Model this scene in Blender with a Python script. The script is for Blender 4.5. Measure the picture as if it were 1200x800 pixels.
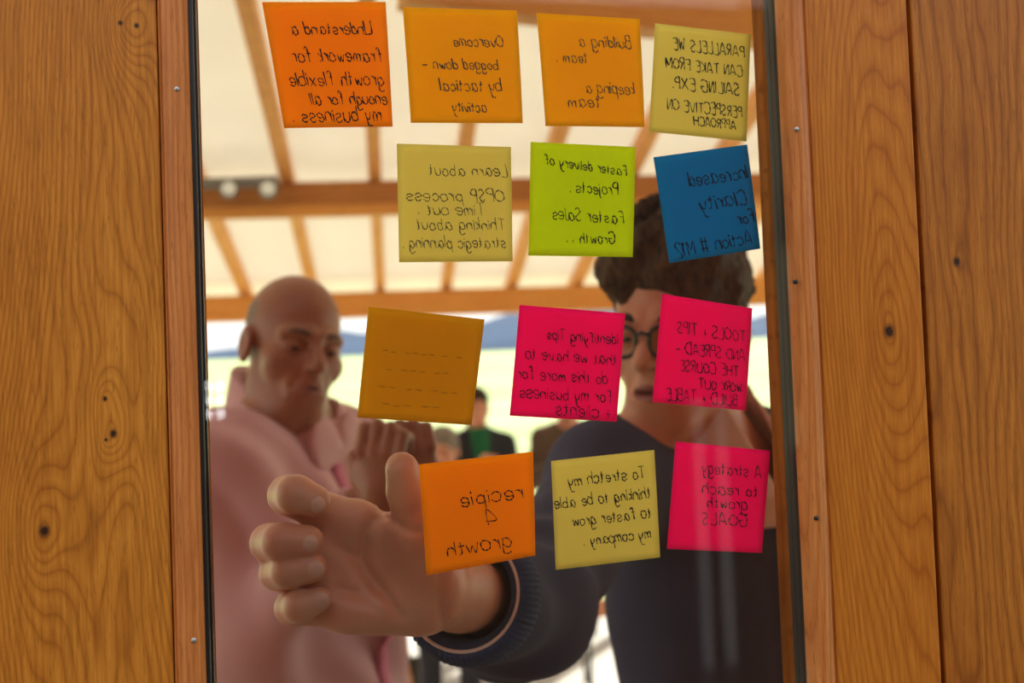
import bpy, bmesh, math, random
import numpy as np
from mathutils import Vector, Matrix

random.seed(7)
rng = np.random.default_rng(7)
sc = bpy.context.scene
for _o in list(bpy.data.objects):
    bpy.data.objects.remove(_o)

# ------------------------------------------------------------------ camera
F = 1400.0                                   # focal length in pixels of a 1200 px wide frame
EYE = 1.55
PITCH, ROLL = math.radians(2.3), math.radians(2.2)
fw = np.array([0, math.cos(PITCH), math.sin(PITCH)])
r0 = np.array([1.0, 0, 0]); u0 = np.array([0, -math.sin(PITCH), math.cos(PITCH)])
cr = r0 * math.cos(ROLL) - u0 * math.sin(ROLL)
cu = u0 * math.cos(ROLL) + r0 * math.sin(ROLL)
CAM = np.array([0, 0, EYE])
cam_d = bpy.data.cameras.new('camera'); cam = bpy.data.objects.new('camera', cam_d)
sc.collection.objects.link(cam); sc.camera = cam
M4 = Matrix.Identity(4)
for i in range(3):
    M4[i][0] = cr[i]; M4[i][1] = cu[i]; M4[i][2] = -fw[i]; M4[i][3] = CAM[i]
cam.matrix_world = M4
cam_d.sensor_width = 36; cam_d.lens = 36 * F / 1200
cam_d.clip_start = .05; cam_d.clip_end = 3000
cam_d.dof.use_dof = True; cam_d.dof.focus_distance = .80; cam_d.dof.aperture_fstop = 6.0

# ------------------------------------------------------------------ exposure, world, sun
sc.view_settings.view_transform = 'Standard'
sc.view_settings.look = 'None'
sc.view_settings.gamma = 1
sc.view_settings.use_curve_mapping = False
sc.view_settings.exposure = 0.62
SKY_ZENITH = (0.78, 0.86, 1.0); SKY_HORIZON = (1.0, 0.97, 0.92)
SKY_STRENGTH = 1.05
SUN_STRENGTH = 6.2; SUN_EL, SUN_AZ = 39, 24     # azimuth measured from +Y towards +X: beyond the pavilion
w = bpy.data.worlds.new('World'); sc.world = w; w.use_nodes = True
nt = w.node_tree; nt.nodes.clear()
_o = nt.nodes.new('ShaderNodeOutputWorld'); _b = nt.nodes.new('ShaderNodeBackground')
_tc = nt.nodes.new('ShaderNodeTexCoord'); _sx = nt.nodes.new('ShaderNodeSeparateXYZ'); _cr = nt.nodes.new('ShaderNodeValToRGB')
nt.links.new(_tc.outputs['Generated'], _sx.inputs[0]); nt.links.new(_sx.outputs['Z'], _cr.inputs[0])
_cr.color_ramp.elements[0].position = 0.08; _cr.color_ramp.elements[0].color = (*SKY_HORIZON, 1)
_cr.color_ramp.elements[1].position = 0.55; _cr.color_ramp.elements[1].color = (*SKY_ZENITH, 1)
nt.links.new(_cr.outputs[0], _b.inputs[0]); _b.inputs[1].default_value = SKY_STRENGTH
nt.links.new(_b.outputs[0], _o.inputs[0])
sd = bpy.data.lights.new('sun', 'SUN'); sd.energy = SUN_STRENGTH; sd.angle = math.radians(.6); sd.color = (1, .95, .86)
so = bpy.data.objects.new('sun', sd); sc.collection.objects.link(so)
_e, _a = math.radians(SUN_EL), math.radians(SUN_AZ)
so.rotation_euler = Vector((math.sin(_a) * math.cos(_e), math.cos(_a) * math.cos(_e), math.sin(_e))).to_track_quat('Z', 'Y').to_euler()

# ------------------------------------------------------------------ helpers
def ray(x, y):
    return fw + cr * ((x - 600) / F) + cu * ((400 - y) / F)
def P(x, y, d):
    return CAM + ray(x, y) * d
def link(o, parent=None):
    sc.collection.objects.link(o)
    if parent is not None:
        o.parent = parent
        o.matrix_parent_inverse = parent.matrix_world.inverted()
    return o
def tag(o, label=None, cat=None, group=None, kind=None):
    if label: o['label'] = label
    if cat: o['category'] = cat
    if group: o['group'] = group
    if kind: o['kind'] = kind
    return o
def empty(name, loc=(0, 0, 0), parent=None):
    o = bpy.data.objects.new(name, None); o.location = Vector(loc); o.empty_display_size = .05
    o.matrix_world = Matrix.Translation(Vector(loc))
    return link(o, parent)
def meshobj(name, verts, faces, mat, parent=None, smooth=False, fmat=None):
    me = bpy.data.meshes.new(name)
    v = np.asarray(verts, dtype=np.float64); 
    me.from_pydata(v.tolist(), [], faces if isinstance(faces, list) else faces.tolist())
    for m in (mat if isinstance(mat, (list, tuple)) else [mat]):
        me.materials.append(m)
    if fmat is not None:
        me.polygons.foreach_set('material_index', np.asarray(fmat, dtype=np.int32))
    me.polygons.foreach_set('use_smooth', np.full(len(me.polygons), smooth))
    me.update()
    return link(bpy.data.objects.new(name, me), parent)

class MB:
    """collects shapes for one mesh"""
    def __init__(s): s.v = []; s.f = []
    def add(s, verts, faces):
        b = len(s.v); s.v += [tuple(map(float, q)) for q in verts]; s.f += [[i + b for i in q] for q in faces]; return s
    def box(s, o, ax, lo, hi):
        o = np.asarray(o, float); ax = [np.asarray(a, float) for a in ax]
        vs = []
        for k in (0, 1):
            for j in (0, 1):
                for i in (0, 1):
                    c = ((lo[0], hi[0])[i], (lo[1], hi[1])[j], (lo[2], hi[2])[k])
                    vs.append(o + ax[0] * c[0] + ax[1] * c[1] + ax[2] * c[2])
        return s.add(vs, [[0, 2, 3, 1], [4, 5, 7, 6], [0, 1, 5, 4], [2, 6, 7, 3], [0, 4, 6, 2], [1, 3, 7, 5]])
    def bar(s, a, b, wd, ht, up=(0, 0, 1)):
        a = np.asarray(a, float); b = np.asarray(b, float); d = b - a; L = np.linalg.norm(d); d /= L
        sd_ = np.cross(d, up); sd_ /= np.linalg.norm(sd_); uu = np.cross(sd_, d)
        return s.box(a, (d, sd_, uu), (0, -wd / 2, -ht / 2), (L, wd / 2, ht / 2))
    def tube(s, pts, r, n=10, close=False):
        pts = [np.asarray(p, float) for p in pts]; m = len(pts)
        rr = r if hasattr(r, '__len__') else [r] * m
        vs = []; prev = None
        for i, p in enumerate(pts):
            t = (pts[(i + 1) % m] - pts[i - 1]) if close else (pts[min(i + 1, m - 1)] - pts[max(i - 1, 0)])
            t = t / (np.linalg.norm(t) + 1e-12)
            if prev is None:
                a = np.cross(t, (0, 0, 1)) if abs(t[2]) < .9 else np.cross(t, (1, 0, 0))
            else:
                a = prev - t * np.dot(prev, t)
            a /= np.linalg.norm(a); prev = a; b = np.cross(t, a)
            for k in range(n):
                an = 2 * math.pi * k / n
                vs.append(p + rr[i] * (a * math.cos(an) + b * math.sin(an)))
        fs = []
        for i in range(m if close else m - 1):
            j = (i + 1) % m
            for k in range(n):
                fs.append([i * n + k, i * n + (k + 1) % n, j * n + (k + 1) % n, j * n + k])
        if not close:
            fs.append(list(range(n))[::-1]); fs.append([(m - 1) * n + k for k in range(n)])
        return s.add(vs, fs)
    def lathe(s, c, prof, n=32):
        c = np.asarray(c, float); vs = []; m = len(prof)
        for (r, z) in prof:
            for k in range(n):
                an = 2 * math.pi * k / n
                vs.append(c + np.array([r * math.cos(an), r * math.sin(an), z]))
        fs = [[i * n + k, i * n + (k + 1) % n, (i + 1) * n + (k + 1) % n, (i + 1) * n + k] for i in range(m - 1) for k in range(n)]
        fs.append(list(range(n))[::-1]); fs.append([(m - 1) * n + k for k in range(n)])
        return s.add(vs, fs)
    def build(s, name, mat, parent=None, smooth=False, bevel=0):
        o = meshobj(name, s.v, s.f, mat, parent, smooth)
        if bevel:
            md = o.modifiers.new('bevel', 'BEVEL'); md.width = bevel; md.segments = 3; md.limit_method = 'ANGLE'
        return o

# ------------------------------------------------------------------ materials
class NT:
    def __init__(s, name):
        s.m = bpy.data.materials.new(name); s.m.use_nodes = True; s.t = s.m.node_tree; s.t.nodes.clear()
        s.out = s.t.nodes.new('ShaderNodeOutputMaterial')
    def n(s, typ, **kw):
        x = s.t.nodes.new('ShaderNode' + typ)
        for k, v in kw.items(): setattr(x, k, v)
        return x
    def l(s, a, b): s.t.links.new(a, b)
    def setin(s, sock, v):
        if hasattr(v, 'is_output') or isinstance(v, bpy.types.NodeSocket): s.l(v, sock)
        else: sock.default_value = v
    def math(s, op, a, b=0.0, c=None):
        x = s.n('Math', operation=op); s.setin(x.inputs[0], a); s.setin(x.inputs[1], b)
        if c is not None: s.setin(x.inputs[2], c)
        return x.outputs[0]
    def noise(s, vec, scale, detail=3, rough=.5):
        x = s.n('TexNoise'); s.l(vec, x.inputs['Vector']); x.inputs['Scale'].default_value = scale
        x.inputs['Detail'].default_value = detail; x.inputs['Roughness'].default_value = rough
        return x.outputs['Fac']
    def ramp(s, fac, stops):
        x = s.n('ValToRGB'); s.l(fac, x.inputs[0]); e = x.color_ramp.elements
        while len(e) < len(stops): e.new(.5)
        for q, (p, c) in zip(e, stops): q.position = p; q.color = (*c, 1)
        return x.outputs[0]
    def mix(s, fac, a, b, blend='MIX'):
        x = s.n('MixRGB', blend_type=blend); s.setin(x.inputs[0], fac)
        for i, v in ((1, a), (2, b)):
            if isinstance(v, tuple): x.inputs[i].default_value = (*v[:3], 1)
            else: s.l(v, x.inputs[i])
        return x.outputs[0]
    def principled(s, col, rough=.5, spec=.5, bump=None, bstr=.2, bdist=.001, **kw):
        p = s.n('BsdfPrincipled')
        if isinstance(col, tuple): p.inputs['Base Color'].default_value = (*col[:3], 1)
        else: s.l(col, p.inputs['Base Color'])
        s.setin(p.inputs['Roughness'], rough); p.inputs['Specular IOR Level'].default_value = spec
        for k, v in kw.items(): s.setin(p.inputs[k.replace('_', ' ')], v)
        if bump is not None:
            b = s.n('Bump'); b.inputs['Strength'].default_value = bstr; b.inputs['Distance'].default_value = bdist
            s.l(bump, b.inputs['Height']); s.l(b.outputs[0], p.inputs['Normal'])
        s.l(p.outputs[0], s.out.inputs[0])
        return p

def srgb(r, g, b):
    f = lambda c: (c / 255 / 12.92) if c <= 10 else ((c / 255 + .055) / 1.055) ** 2.4
    return (f(r), f(g), f(b))

def plain(name, col, rough=.6, spec=.4, nscale=60, namt=.12, bstr=.0, metallic=0, bdist=.001):
    t = NT(name); tc = t.n('TexCoord').outputs['Object']
    nz = t.noise(tc, nscale)
    c = t.mix(nz, tuple(x * (1 - namt) for x in col), tuple(min(1, x * (1 + namt)) for x in col))
    t.principled(c, rough, spec, bump=nz if bstr else None, bstr=bstr, bdist=bdist, Metallic=metallic)
    return t.m

def wood(name, light, mid, dark, knots=(), spec=.28, seed=0.0, freq=150, warp=.05, rough=.42, zstretch=.12, axis='uz', pores=.5, arcs=()):
    """long-grain timber; object coordinates are metres: x across, z along"""
    t = NT(name); sp = t.n('SeparateXYZ'); t.l(t.n('TexCoord').outputs['Object'], sp.inputs[0])
    u = sp.outputs['X'] if axis == 'uz' else (sp.outputs['Z'] if axis == 'zx' else sp.outputs['Y'])
    z = sp.outputs['Z'] if axis == 'uz' else sp.outputs['X']
    o = sp.outputs['Y'] if axis in ('uz', 'zx') else sp.outputs['Z']
    def vec(a, b, c):
        x = t.n('CombineXYZ'); t.setin(x.inputs[0], a); t.setin(x.inputs[1], b); t.setin(x.inputs[2], c); return x.outputs[0]
    zs = t.math('MULTIPLY', z, zstretch)
    v1 = vec(u, zs, t.math('ADD', o, seed))
    n1 = t.noise(v1, 9, 2, .45)
    v2 = vec(u, t.math('MULTIPLY', z, .3), t.math('ADD', o, seed + 3.1))
    n2 = t.noise(v2, 26, 2, .5)
    fld = t.math('ADD', u, t.math('ADD', t.math('MULTIPLY', n1, warp), t.math('MULTIPLY', n2, warp * .13)))
    core = None
    for (ku, kz, kr, amp) in knots:
        du = t.math('SUBTRACT', u, ku); dz = t.math('SUBTRACT', z, kz)
        d2 = t.math('ADD', t.math('MULTIPLY', du, du), t.math('MULTIPLY', t.math('MULTIPLY', dz, dz), .22))
        g = t.math('EXPONENT', t.math('MULTIPLY', d2, -1.0 / (amp * amp)))
        fld = t.math('ADD', fld, t.math('MULTIPLY', g, amp * .8))
        g2 = t.math('EXPONENT', t.math('MULTIPLY', d2, -1.0 / (amp * amp * .14)))
        fld = t.math('ADD', fld, t.math('MULTIPLY', g2, amp * .35))
        d2c = t.math('ADD', t.math('MULTIPLY', du, du), t.math('MULTIPLY', t.math('MULTIPLY', dz, dz), .7))
        if kr > 0:
            c = t.math('EXPONENT', t.math('MULTIPLY', d2c, -1.0 / (kr * kr)))
            core = c if core is None else t.math('MAXIMUM', core, c)
    for (au, az, sx, amp) in arcs:               # cathedral arches
        du = t.math('SUBTRACT', u, au); dz = t.math('SUBTRACT', z, az)
        fld = t.math('ADD', fld, t.math('MULTIPLY', t.math('EXPONENT', t.math('MULTIPLY', t.math('ADD', t.math('MULTIPLY', du, du), t.math('MULTIPLY', t.math('MULTIPLY', dz, dz), .05)), -1 / (sx * sx))), amp))
    ring = t.math('FRACT', t.math('MULTIPLY', fld, freq))
    fine = t.noise(vec(t.math('MULTIPLY', u, 14), t.math('MULTIPLY', z, .55), o), 38, 3, .6)
    por = t.noise(vec(t.math('MULTIPLY', u, 20), t.math('MULTIPLY', z, 1.3), t.math('ADD', o, 5)), 60, 2, .6)
    blot = t.noise(vec(u, t.math('MULTIPLY', z, .4), t.math('ADD', o, seed + 9)), 11, 3)
    c = t.ramp(ring, [(0, dark), (.10, mid), (.55, light), (.86, mid), (1, dark)])
    c = t.mix(.45, c, t.ramp(blot, [(.3, mid), (.7, light)]))
    c = t.mix(t.math('MULTIPLY', t.ramp(fine, [(.40, (0, 0, 0)), (.62, (1, 1, 1))]), .40), c, dark)
    pm = t.ramp(por, [(.30, (1, 1, 1)), (.42, (0, 0, 0))])
    c = t.mix(t.math('MULTIPLY', pm, pores), c, tuple(x * .8 for x in dark))
    if core is not None:
        core = t.math('MULTIPLY', core, t.math('ADD', .55, t.math('MULTIPLY', t.noise(vec(t.math('MULTIPLY', u, 6), t.math('MULTIPLY', z, 6), o), 80, 2), .9)))
        cm = t.ramp(core, [(.04, (0, 0, 0)), (.25, (.40, .40, .40)), (.72, (1, 1, 1))])
        c = t.mix(cm, c, (.035, .012, .004))
    t.principled(c, rough, spec, bump=t.math('ADD', por, t.math('MULTIPLY', ring, .3)), bstr=.12, bdist=.0006)
    return t.m

OAK_L, OAK_M, OAK_D = srgb(214, 136, 46), srgb(192, 111, 28), srgb(136, 68, 11)
M = {}
M['gasket'] = plain('black_rubber', srgb(30, 22, 20), .4, .5)
M['steel'] = plain('nail_steel', (.5, .48, .45), .35, .5, metallic=.8)
M['spacer'] = plain('spacer_metal', (.085, .08, .074), .55, .3, nscale=300)
M['spacerdot'] = plain('spacer_hole', (.03, .03, .03), .6)

def glass_mat(name, ior=1.42):
    t = NT(name); fr = t.n('Fresnel'); fr.inputs['IOR'].default_value = ior
    tr = t.n('BsdfTransparent'); tr.inputs[0].default_value = (.985, .992, .988, 1)
    gl = t.n('BsdfGlossy'); gl.inputs['Roughness'].default_value = .0
    mx = t.n('MixShader'); t.l(fr.outputs[0], mx.inputs[0]); t.l(tr.outputs[0], mx.inputs[1]); t.l(gl.outputs[0], mx.inputs[2])
    t.l(mx.outputs[0], t.out.inputs[0]); return t.m
M['glass'] = glass_mat('window_glass', 1.32)

def translucent(name, col, tcol, fac, nscale=30, namt=.05, rough=.8, bdist=.0003, bstr=.1):
    t = NT(name); tc = t.n('TexCoord').outputs['Object']; nz = t.noise(tc, nscale, 4)
    mk = lambda c: t.mix(nz, tuple(x * (1 - namt) for x in c), tuple(min(1, x * (1 + namt)) for x in c))
    d = t.n('BsdfDiffuse'); t.l(mk(col), d.inputs[0])
    tl = t.n('BsdfTranslucent'); t.l(mk(tcol), tl.inputs[0])
    if fac is None:                              # fluorescent paper returns more than it gets in its own colour
        mx = t.n('AddShader'); t.l(d.outputs[0], mx.inputs[0]); t.l(tl.outputs[0], mx.inputs[1]); t.l(mx.outputs[0], t.out.inputs[0]); return t.m
    mx = t.n('MixShader'); mx.inputs[0].default_value = fac
    t.l(d.outputs[0], mx.inputs[1]); t.l(tl.outputs[0], mx.inputs[2]); t.l(mx.outputs[0], t.out.inputs[0])
    return t.m
M['canvas'] = translucent('cream_canvas', (.82, .78, .71), (.75, .69, .58), .58, nscale=2.5)

# ------------------------------------------------------------------ door frame of reference
YAW = math.radians(13)
DU = np.array([math.cos(YAW), math.sin(YAW), 0]); DN = np.array([-math.sin(YAW), math.cos(YAW), 0]); DZ = np.array([0, 0, 1.0])
GZ = .818
DO = P(600, 400, GZ); DO = np.array([DO[0], DO[1], 0.0])          # door origin on the floor, n = 0 is the room side of the glass
def on_door(x, y, n=0.0):
    r = ray(x, y); q = (np.dot(DO + DN * n - CAM, DN)) / np.dot(r, DN)
    return CAM + r * q
def UZ(x, y, n=0.0):
    q = on_door(x, y, n) - DO
    return float(np.dot(q, DU)), float(q[2])
def U(x, n=0.0, y=400): return UZ(x, y, n)[0]
DROT = Matrix(((DU[0], DN[0], 0, DO[0]), (DU[1], DN[1], 0, DO[1]), (0, 0, 1, 0), (0, 0, 0, 1)))
I3 = (np.array([1., 0, 0]), np.array([0, 1., 0]), np.array([0, 0, 1.]))
Z3 = np.zeros(3)
def dbox(name, u, n, z, mat, parent, bevel=.0, ox=0.0, oz=0.0):
    """box in door coordinates, object origin at (ox, 0, oz) so grain coordinates stay local"""
    mb = MB().box(Z3, I3, (u[0], n[0], z[0]), (u[1], n[1], z[1]))
    o = mb.build(name, mat, None, bevel=bevel)
    o.matrix_world = DROT
    if parent is not None:
        o.parent = parent; o.matrix_parent_inverse = parent.matrix_world.inverted()
    return o

# ------------------------------------------------------------------ the door
uA = U(193.5, -.040); uB = U(231.5, -.040)
uC = U(931, -.034); uD = U(962, -.040); uE = U(1083, -.040); uF = U(1091, -.040)
uL = U(-120, -.040); uR = U(1330, -.040)
k1 = UZ(133, 508, -.04); k2 = UZ(52, 622, -.04); k3 = UZ(160, 30, -.04); k3b = UZ(141, 27, -.04); k1b = UZ(123, 467, -.04); k1c = UZ(124, 515, -.04)
kR = UZ(1042, 388, -.04); kP = UZ(1124, 306, -.04)
M['oak_left'] = wood('oak_left', OAK_L, OAK_M, OAK_D, knots=[(k1[0], k1[1], .0019, .016), (k2[0], k2[1], .0026, .022), (k3[0], k3[1], .0013, .022), (k3b[0], k3b[1], .0012, .012), (k1b[0], k1b[1], .0012, .010), (k1c[0], k1c[1], .0008, .006)],
                     seed=1.7, freq=235, warp=.15, arcs=[(uA - .02, k3[1] + .05, .09, .07), (uL + .03, k2[1] - .05, .07, .05)])
M['oak_bead'] = wood('oak_bead', srgb(216, 136, 70), srgb(196, 112, 50), srgb(156, 80, 30), seed=6.2, freq=230, warp=.05, rough=.4)
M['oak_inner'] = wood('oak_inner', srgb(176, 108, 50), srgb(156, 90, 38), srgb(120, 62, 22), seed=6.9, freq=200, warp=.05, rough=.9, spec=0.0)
M['oak_right'] = wood('oak_right', srgb(208, 126, 40), srgb(190, 106, 26), srgb(146, 68, 12), knots=[(kR[0], kR[1], .0036, .026)], seed=4.4, freq=120, warp=.16, rough=.36,
                      arcs=[(kR[0] - .005, kR[1] + .02, .04, .06)], pores=.3)
M['oak_post'] = wood('oak_post', srgb(200, 122, 40), srgb(174, 96, 24), srgb(112, 54, 9), knots=[(kP[0], kP[1], .0026, .008)], seed=8.9, freq=85, warp=.22, pores=.5)

door = empty('door_1', tuple(DO)); tag(door, kind='structure')
ZT = 2.25
dbox('stile', (uL, uA), (-.040, .018), (.0, ZT), M['oak_left'], door, .0012)
dbox('stile', (uD, uE), (-.040, .018), (.0, ZT), M['oak_right'], door, .0012)
dbox('bottom_rail', (uA, uD), (-.040, .018), (.0, .45), M['oak_right'], door)
dbox('top_rail', (uA, uD), (-.040, .018), (2.02, ZT), M['oak_right'], door)
def bead(name, ua, ub, n0, n1, z0, z1, mat, side):
    """moulded glazing bead; rounded towards the glass (side=+1: glass on the +u side)"""
    prof = []
    W = ub - ua
    pts = [(0, n1), (0, n0 + .001), (.04, n0 - .0015), (.10, n0 - .0005), (.14, n0 - .0025), (.5, n0 - .0045), (.82, n0 - .003), (.94, n0 + .001), (1, n0 + .006), (1, n1)]
    vs = []
    for zz in (z0, z1):
        for (a, n) in pts:
            uu = ua + W * a if side > 0 else ub - W * a
            vs.append((uu, n, zz))
    m = len(pts); fs = [[i, (i + 1) % m, m + (i + 1) % m, m + i] for i in range(m)] + [list(range(m))[::-1], list(range(m, 2 * m))]
    o = meshobj(name, vs, fs, mat); o.matrix_world = DROT
    o.parent = door; o.matrix_parent_inverse = door.matrix_world.inverted()
    md = o.modifiers.new('bevel', 'BEVEL'); md.width = .0008; md.segments = 2
    return o
bl = bead('glazing_bead', uA + .0006, uB, -.040, -.028, .45, 2.02, M['oak_bead'], 1)
br = bead('glazing_bead', uC, uD - .0006, -.040, -.028, .45, 2.02, M['oak_bead'], -1)
def nail(x, y, par, mat, r=.0016):
    uu, zz = UZ(x, y, -.0445)
    mb = MB(); n = 12
    vs = []
    for (rr, dn) in ((r, .002), (r, -.0003), (r * .6, -.0008)):
        vs += [(uu + rr * math.cos(2 * math.pi * k / n), -.0442 + dn, zz + rr * math.sin(2 * math.pi * k / n)) for k in range(n)]
    fs = [[i * n + k, i * n + (k + 1) % n, (i + 1) * n + (k + 1) % n, (i + 1) * n + k] for i in range(2) for k in range(n)] + [[2 * n + k for k in range(n)]]
    o = meshobj('nail', vs, fs, mat, None, True); o.matrix_world = DROT
    o.parent = par; o.matrix_parent_inverse = par.matrix_world.inverted()
nail(207, 104, bl, M['steel']); nail(227, 750, bl, M['steel'])
nail(934, 151, br, M['steel']); nail(933, 330, br, M['gasket']); nail(957, 607, br, M['gasket'])
# rubber gaskets in front of the outer pane, spacer bars between the panes, room-side beads
uGl, uGr = U(237.0, -.028), U(929.5, -.028)
dbox('gasket', (uB - .001, uGl), (-.036, -.0282), (.45, 2.02), M['gasket'], door, .001)
dbox('gasket', (uGr, uC + .001), (-.036, -.0282), (.45, 2.02), M['gasket'], door, .001)
uSl, uSr = U(240, -.024), U(928, -.024)
spl = dbox('spacer_bar', (uB - .007, uSl), (-.0239, -.0041), (.45, 2.02), M['gasket'], door)
spr = dbox('spacer_bar', (uSr, uC + .013), (-.0239, -.0041), (.45, 2.02), M['spacer'], door)
mb = MB()
for i in range(420):
    z = 1.18 + i * .0017
    for nn in (-.0105, -.0185):
        mb.box(Z3, I3, (uSr - .0002, nn - .0006, z), (uSr + .0004, nn + .0006, z + .0009))
o = mb.build('spacer_perforation', M['spacerdot']); o.matrix_world = DROT; o.parent = spr; o.matrix_parent_inverse = spr.matrix_world.inverted()
uBl, uBr = U(242, 0), U(897, .026)
dbox('room_side_bead', (uA - .004, uBl), (.0002, .026), (.45, 2.02), M['oak_inner'], door, .004)
dbox('room_side_bead', (uBr, uD + .004), (.0002, .026), (.45, 2.02), M['oak_inner'], door, .004)
dbox('glass_pane', (uB - .008, uC + .014), (-.028, -.024), (.45, 2.02), M['glass'], door)
dbox('glass_pane', (uB - .008, uC + .014), (-.004, .0), (.45, 2.02), M['glass'], door)
# the next timber beyond the gap, then the rest of the front wall
post = dbox('trim_1', (uF, uR), (-.037, .03), (.0, ZT), M['oak_post'], None, .0015); tag(post, kind='structure')
jm2 = dbox('trim_5', (uL - .03, uL + .03), (.0195, .045), (.0, ZT), M['oak_post'], None); tag(jm2, kind='structure')
jam = dbox('trim_2', (uE - .02, uF + .02), (.019, .045), (.0, ZT), M['gasket'], None); tag(jam, kind='structure')
wl = dbox('wall_left', (uL - 2.6, uL - .0005), (-.03, .017), (.0, 3.05), M['oak_post'], None); tag(wl, kind='structure')
wr = dbox('wall_right', (uR + .0005, uR + 2.6), (-.03, .02), (.0, 3.05), M['oak_post'], None); tag(wr, kind='structure')
wt = dbox('wall_front', (uL, uR), (-.03, .02), (ZT + .004, 3.05), M['oak_post'], None); tag(wt, kind='structure')

# ------------------------------------------------------------------ pavilion: timber roof with canvas, open sides
TY = math.radians(6)
TS = np.array([math.cos(TY), math.sin(TY), 0]); TD = np.array([-math.sin(TY), math.cos(TY), 0])
def T(s, d, z): return TS * s + TD * d + np.array([0, 0, z])
def roof_z(d): return EYE + .735 + .21 * (8.0 - d)
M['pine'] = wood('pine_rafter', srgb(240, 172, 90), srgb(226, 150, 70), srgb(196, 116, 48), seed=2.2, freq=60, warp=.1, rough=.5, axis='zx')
M['pine_beam'] = wood('pine_beam', srgb(240, 170, 86), srgb(226, 146, 64), srgb(176, 100, 38), seed=5.2, freq=40, warp=.12, rough=.5, axis='zx')
M['pine_shaded'] = wood('pine_shaded', srgb(206, 136, 72), srgb(184, 112, 52), srgb(140, 78, 30), seed=9.2, freq=40, warp=.12, rough=.6, axis='zx')  # darker pine carries the shaded upper band of the roof beam
RD = 2.3
vs, fs = [], []
ss = np.linspace(-6.5, 6.5, 27); dd = [.98, RD] + list(np.linspace(RD, 8.45, 14))[1:]
for d in dd:
    for s in ss:
        z = roof_z(d) if d >= RD else roof_z(RD) - (RD - d) * .30
        vs.append(T(s, d, z + .055 - .012 * abs(math.sin(s * math.pi / .43))))
n = len(ss)
for i in range(len(dd) - 1):
    for j in range(n - 1):
        fs.append([i * n + j, i * n + j + 1, (i + 1) * n + j + 1, (i + 1) * n + j])
ceil = meshobj('ceiling', vs, fs, M['canvas'], None, True); tag(ceil, kind='structure')
md = ceil.modifiers.new('cloth', 'SOLIDIFY'); md.thickness = .002
def timber(name, a, b, wd, ht, mat, bevel=.004):
    """a beam with its own long axis as local x"""
    a, b = np.asarray(a, float), np.asarray(b, float); d = b - a; L = float(np.linalg.norm(d)); d /= L
    sd_ = np.cross(d, (0, 0, 1)); sd_ /= np.linalg.norm(sd_); uu = np.cross(sd_, d)
    o = MB().box(Z3, I3, (0, -wd / 2, -ht / 2), (L, wd / 2, ht / 2)).build(name, mat, None, bevel=bevel)
    o.matrix_world = Matrix(((d[0], sd_[0], uu[0], a[0]), (d[1], sd_[1], uu[1], a[1]), (d[2], sd_[2], uu[2], a[2]), (0, 0, 0, 1)))
    return tag(o, kind='structure')
# rafter under the picture column x=440 runs straight away from the camera
S0 = 0.0
for k in range(-5, 9):
    s = k * .445 - .03
    timber('roof_rafter', T(s, RD, roof_z(RD)), T(s, 8.4, roof_z(8.4)), .066, .09, M['pine'])
timber('roof_beam', T(-6, 6.13, roof_z(6.13) - .10), T(6, 6.13, roof_z(6.13) - .10), .12, .12, M['pine_shaded'])
timber('lit_band_batten', T(-6, 6.10, roof_z(6.10) - .195), T(6, 6.10, roof_z(6.10) - .195), .07, .055, M['pine'])  # added board: the beam's lit lower band given as lighter pine
timber('eave_beam', T(-6, 8.0, roof_z(8.0) - .135), T(6, 8.0, roof_z(8.0) - .135), .12, .17, M['pine_beam'])
timber('ridge_beam', T(-6, RD, roof_z(RD) - .12), T(6, RD, roof_z(RD) - .12), .1, .16, M['pine_beam'])
a_, b_ = P(470, -26, 3.3), P(1150, 54, 3.9)
timber('tie_beam', a_, b_, .10, .16, M['pine_beam'])
M['pine_post'] = wood('pine_post', srgb(226, 150, 70), srgb(204, 124, 50), srgb(160, 90, 34), seed=7.7, freq=50, warp=.1, rough=.5)
for px in (748, 150, 1180):
    q = P(px, 470, 8.0)
    o = MB().box(Z3, I3, (-.05, -.05, 0), (.05, .05, roof_z(8.0) - .22)).build('timber_post', M['pine_post'], None, bevel=.004)
    o.location = (q[0], q[1], 0); tag(o, kind='structure')

# ------------------------------------------------------------------ floors, field, hills
M['deck'] = plain('pale_stone', (.52, .49, .44), .7, .3, nscale=3, namt=.2)
fl = MB(); 
for i in range(58):
    fl.box(Z3, (TS, TD, I3[2]), (-6.5, .95 + i * .13, -.03), (6.5, 1.075 + i * .13, 0.0))
flo = fl.build('floor', M['deck']); tag(flo, kind='structure')
M['paving'] = plain('grey_paving', (.10, .095, .09), .8, .2, nscale=8, namt=.4)
pv = MB().box(Z3, (DU, DN, I3[2]), (-6, -7.2, -.05), (6, .01, -.004)).build('ground_terrace', M['paving']); pv.location = (DO[0], DO[1], 0); tag(pv, kind='structure')

t = NT('meadow'); tc = t.n('TexCoord').outputs['Object']
nz = t.noise(tc, .35, 6, .6); nz2 = t.noise(tc, 6, 4, .7)
c = t.ramp(nz, [(.3, (.38, .46, .17)), (.55, (.52, .56, .26)), (.75, (.64, .62, .40))])
c = t.mix(t.math('MULTIPLY', nz2, .35), c, (.30, .38, .08))
t.principled(c, .9, .1); M['meadow'] = t.m
vs, fs = [], []
xs = np.linspace(-160, 160, 41); ys = np.array([-30, -8, 0, 4, 8, 10, 13, 17, 22, 30, 40, 55, 75, 100, 130, 170.])
for y in ys:
    for x in xs:
        z = -.055 if y < 13 else -.055 + (y - 13) * .047 + .25 * math.sin(x * .05 + y * .03)
        vs.append((x, y, z))
n = len(xs)
for i in range(len(ys) - 1):
    for j in range(n - 1):
        fs.append([i * n + j, i * n + j + 1, (i + 1) * n + j + 1, (i + 1) * n + j])
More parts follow.
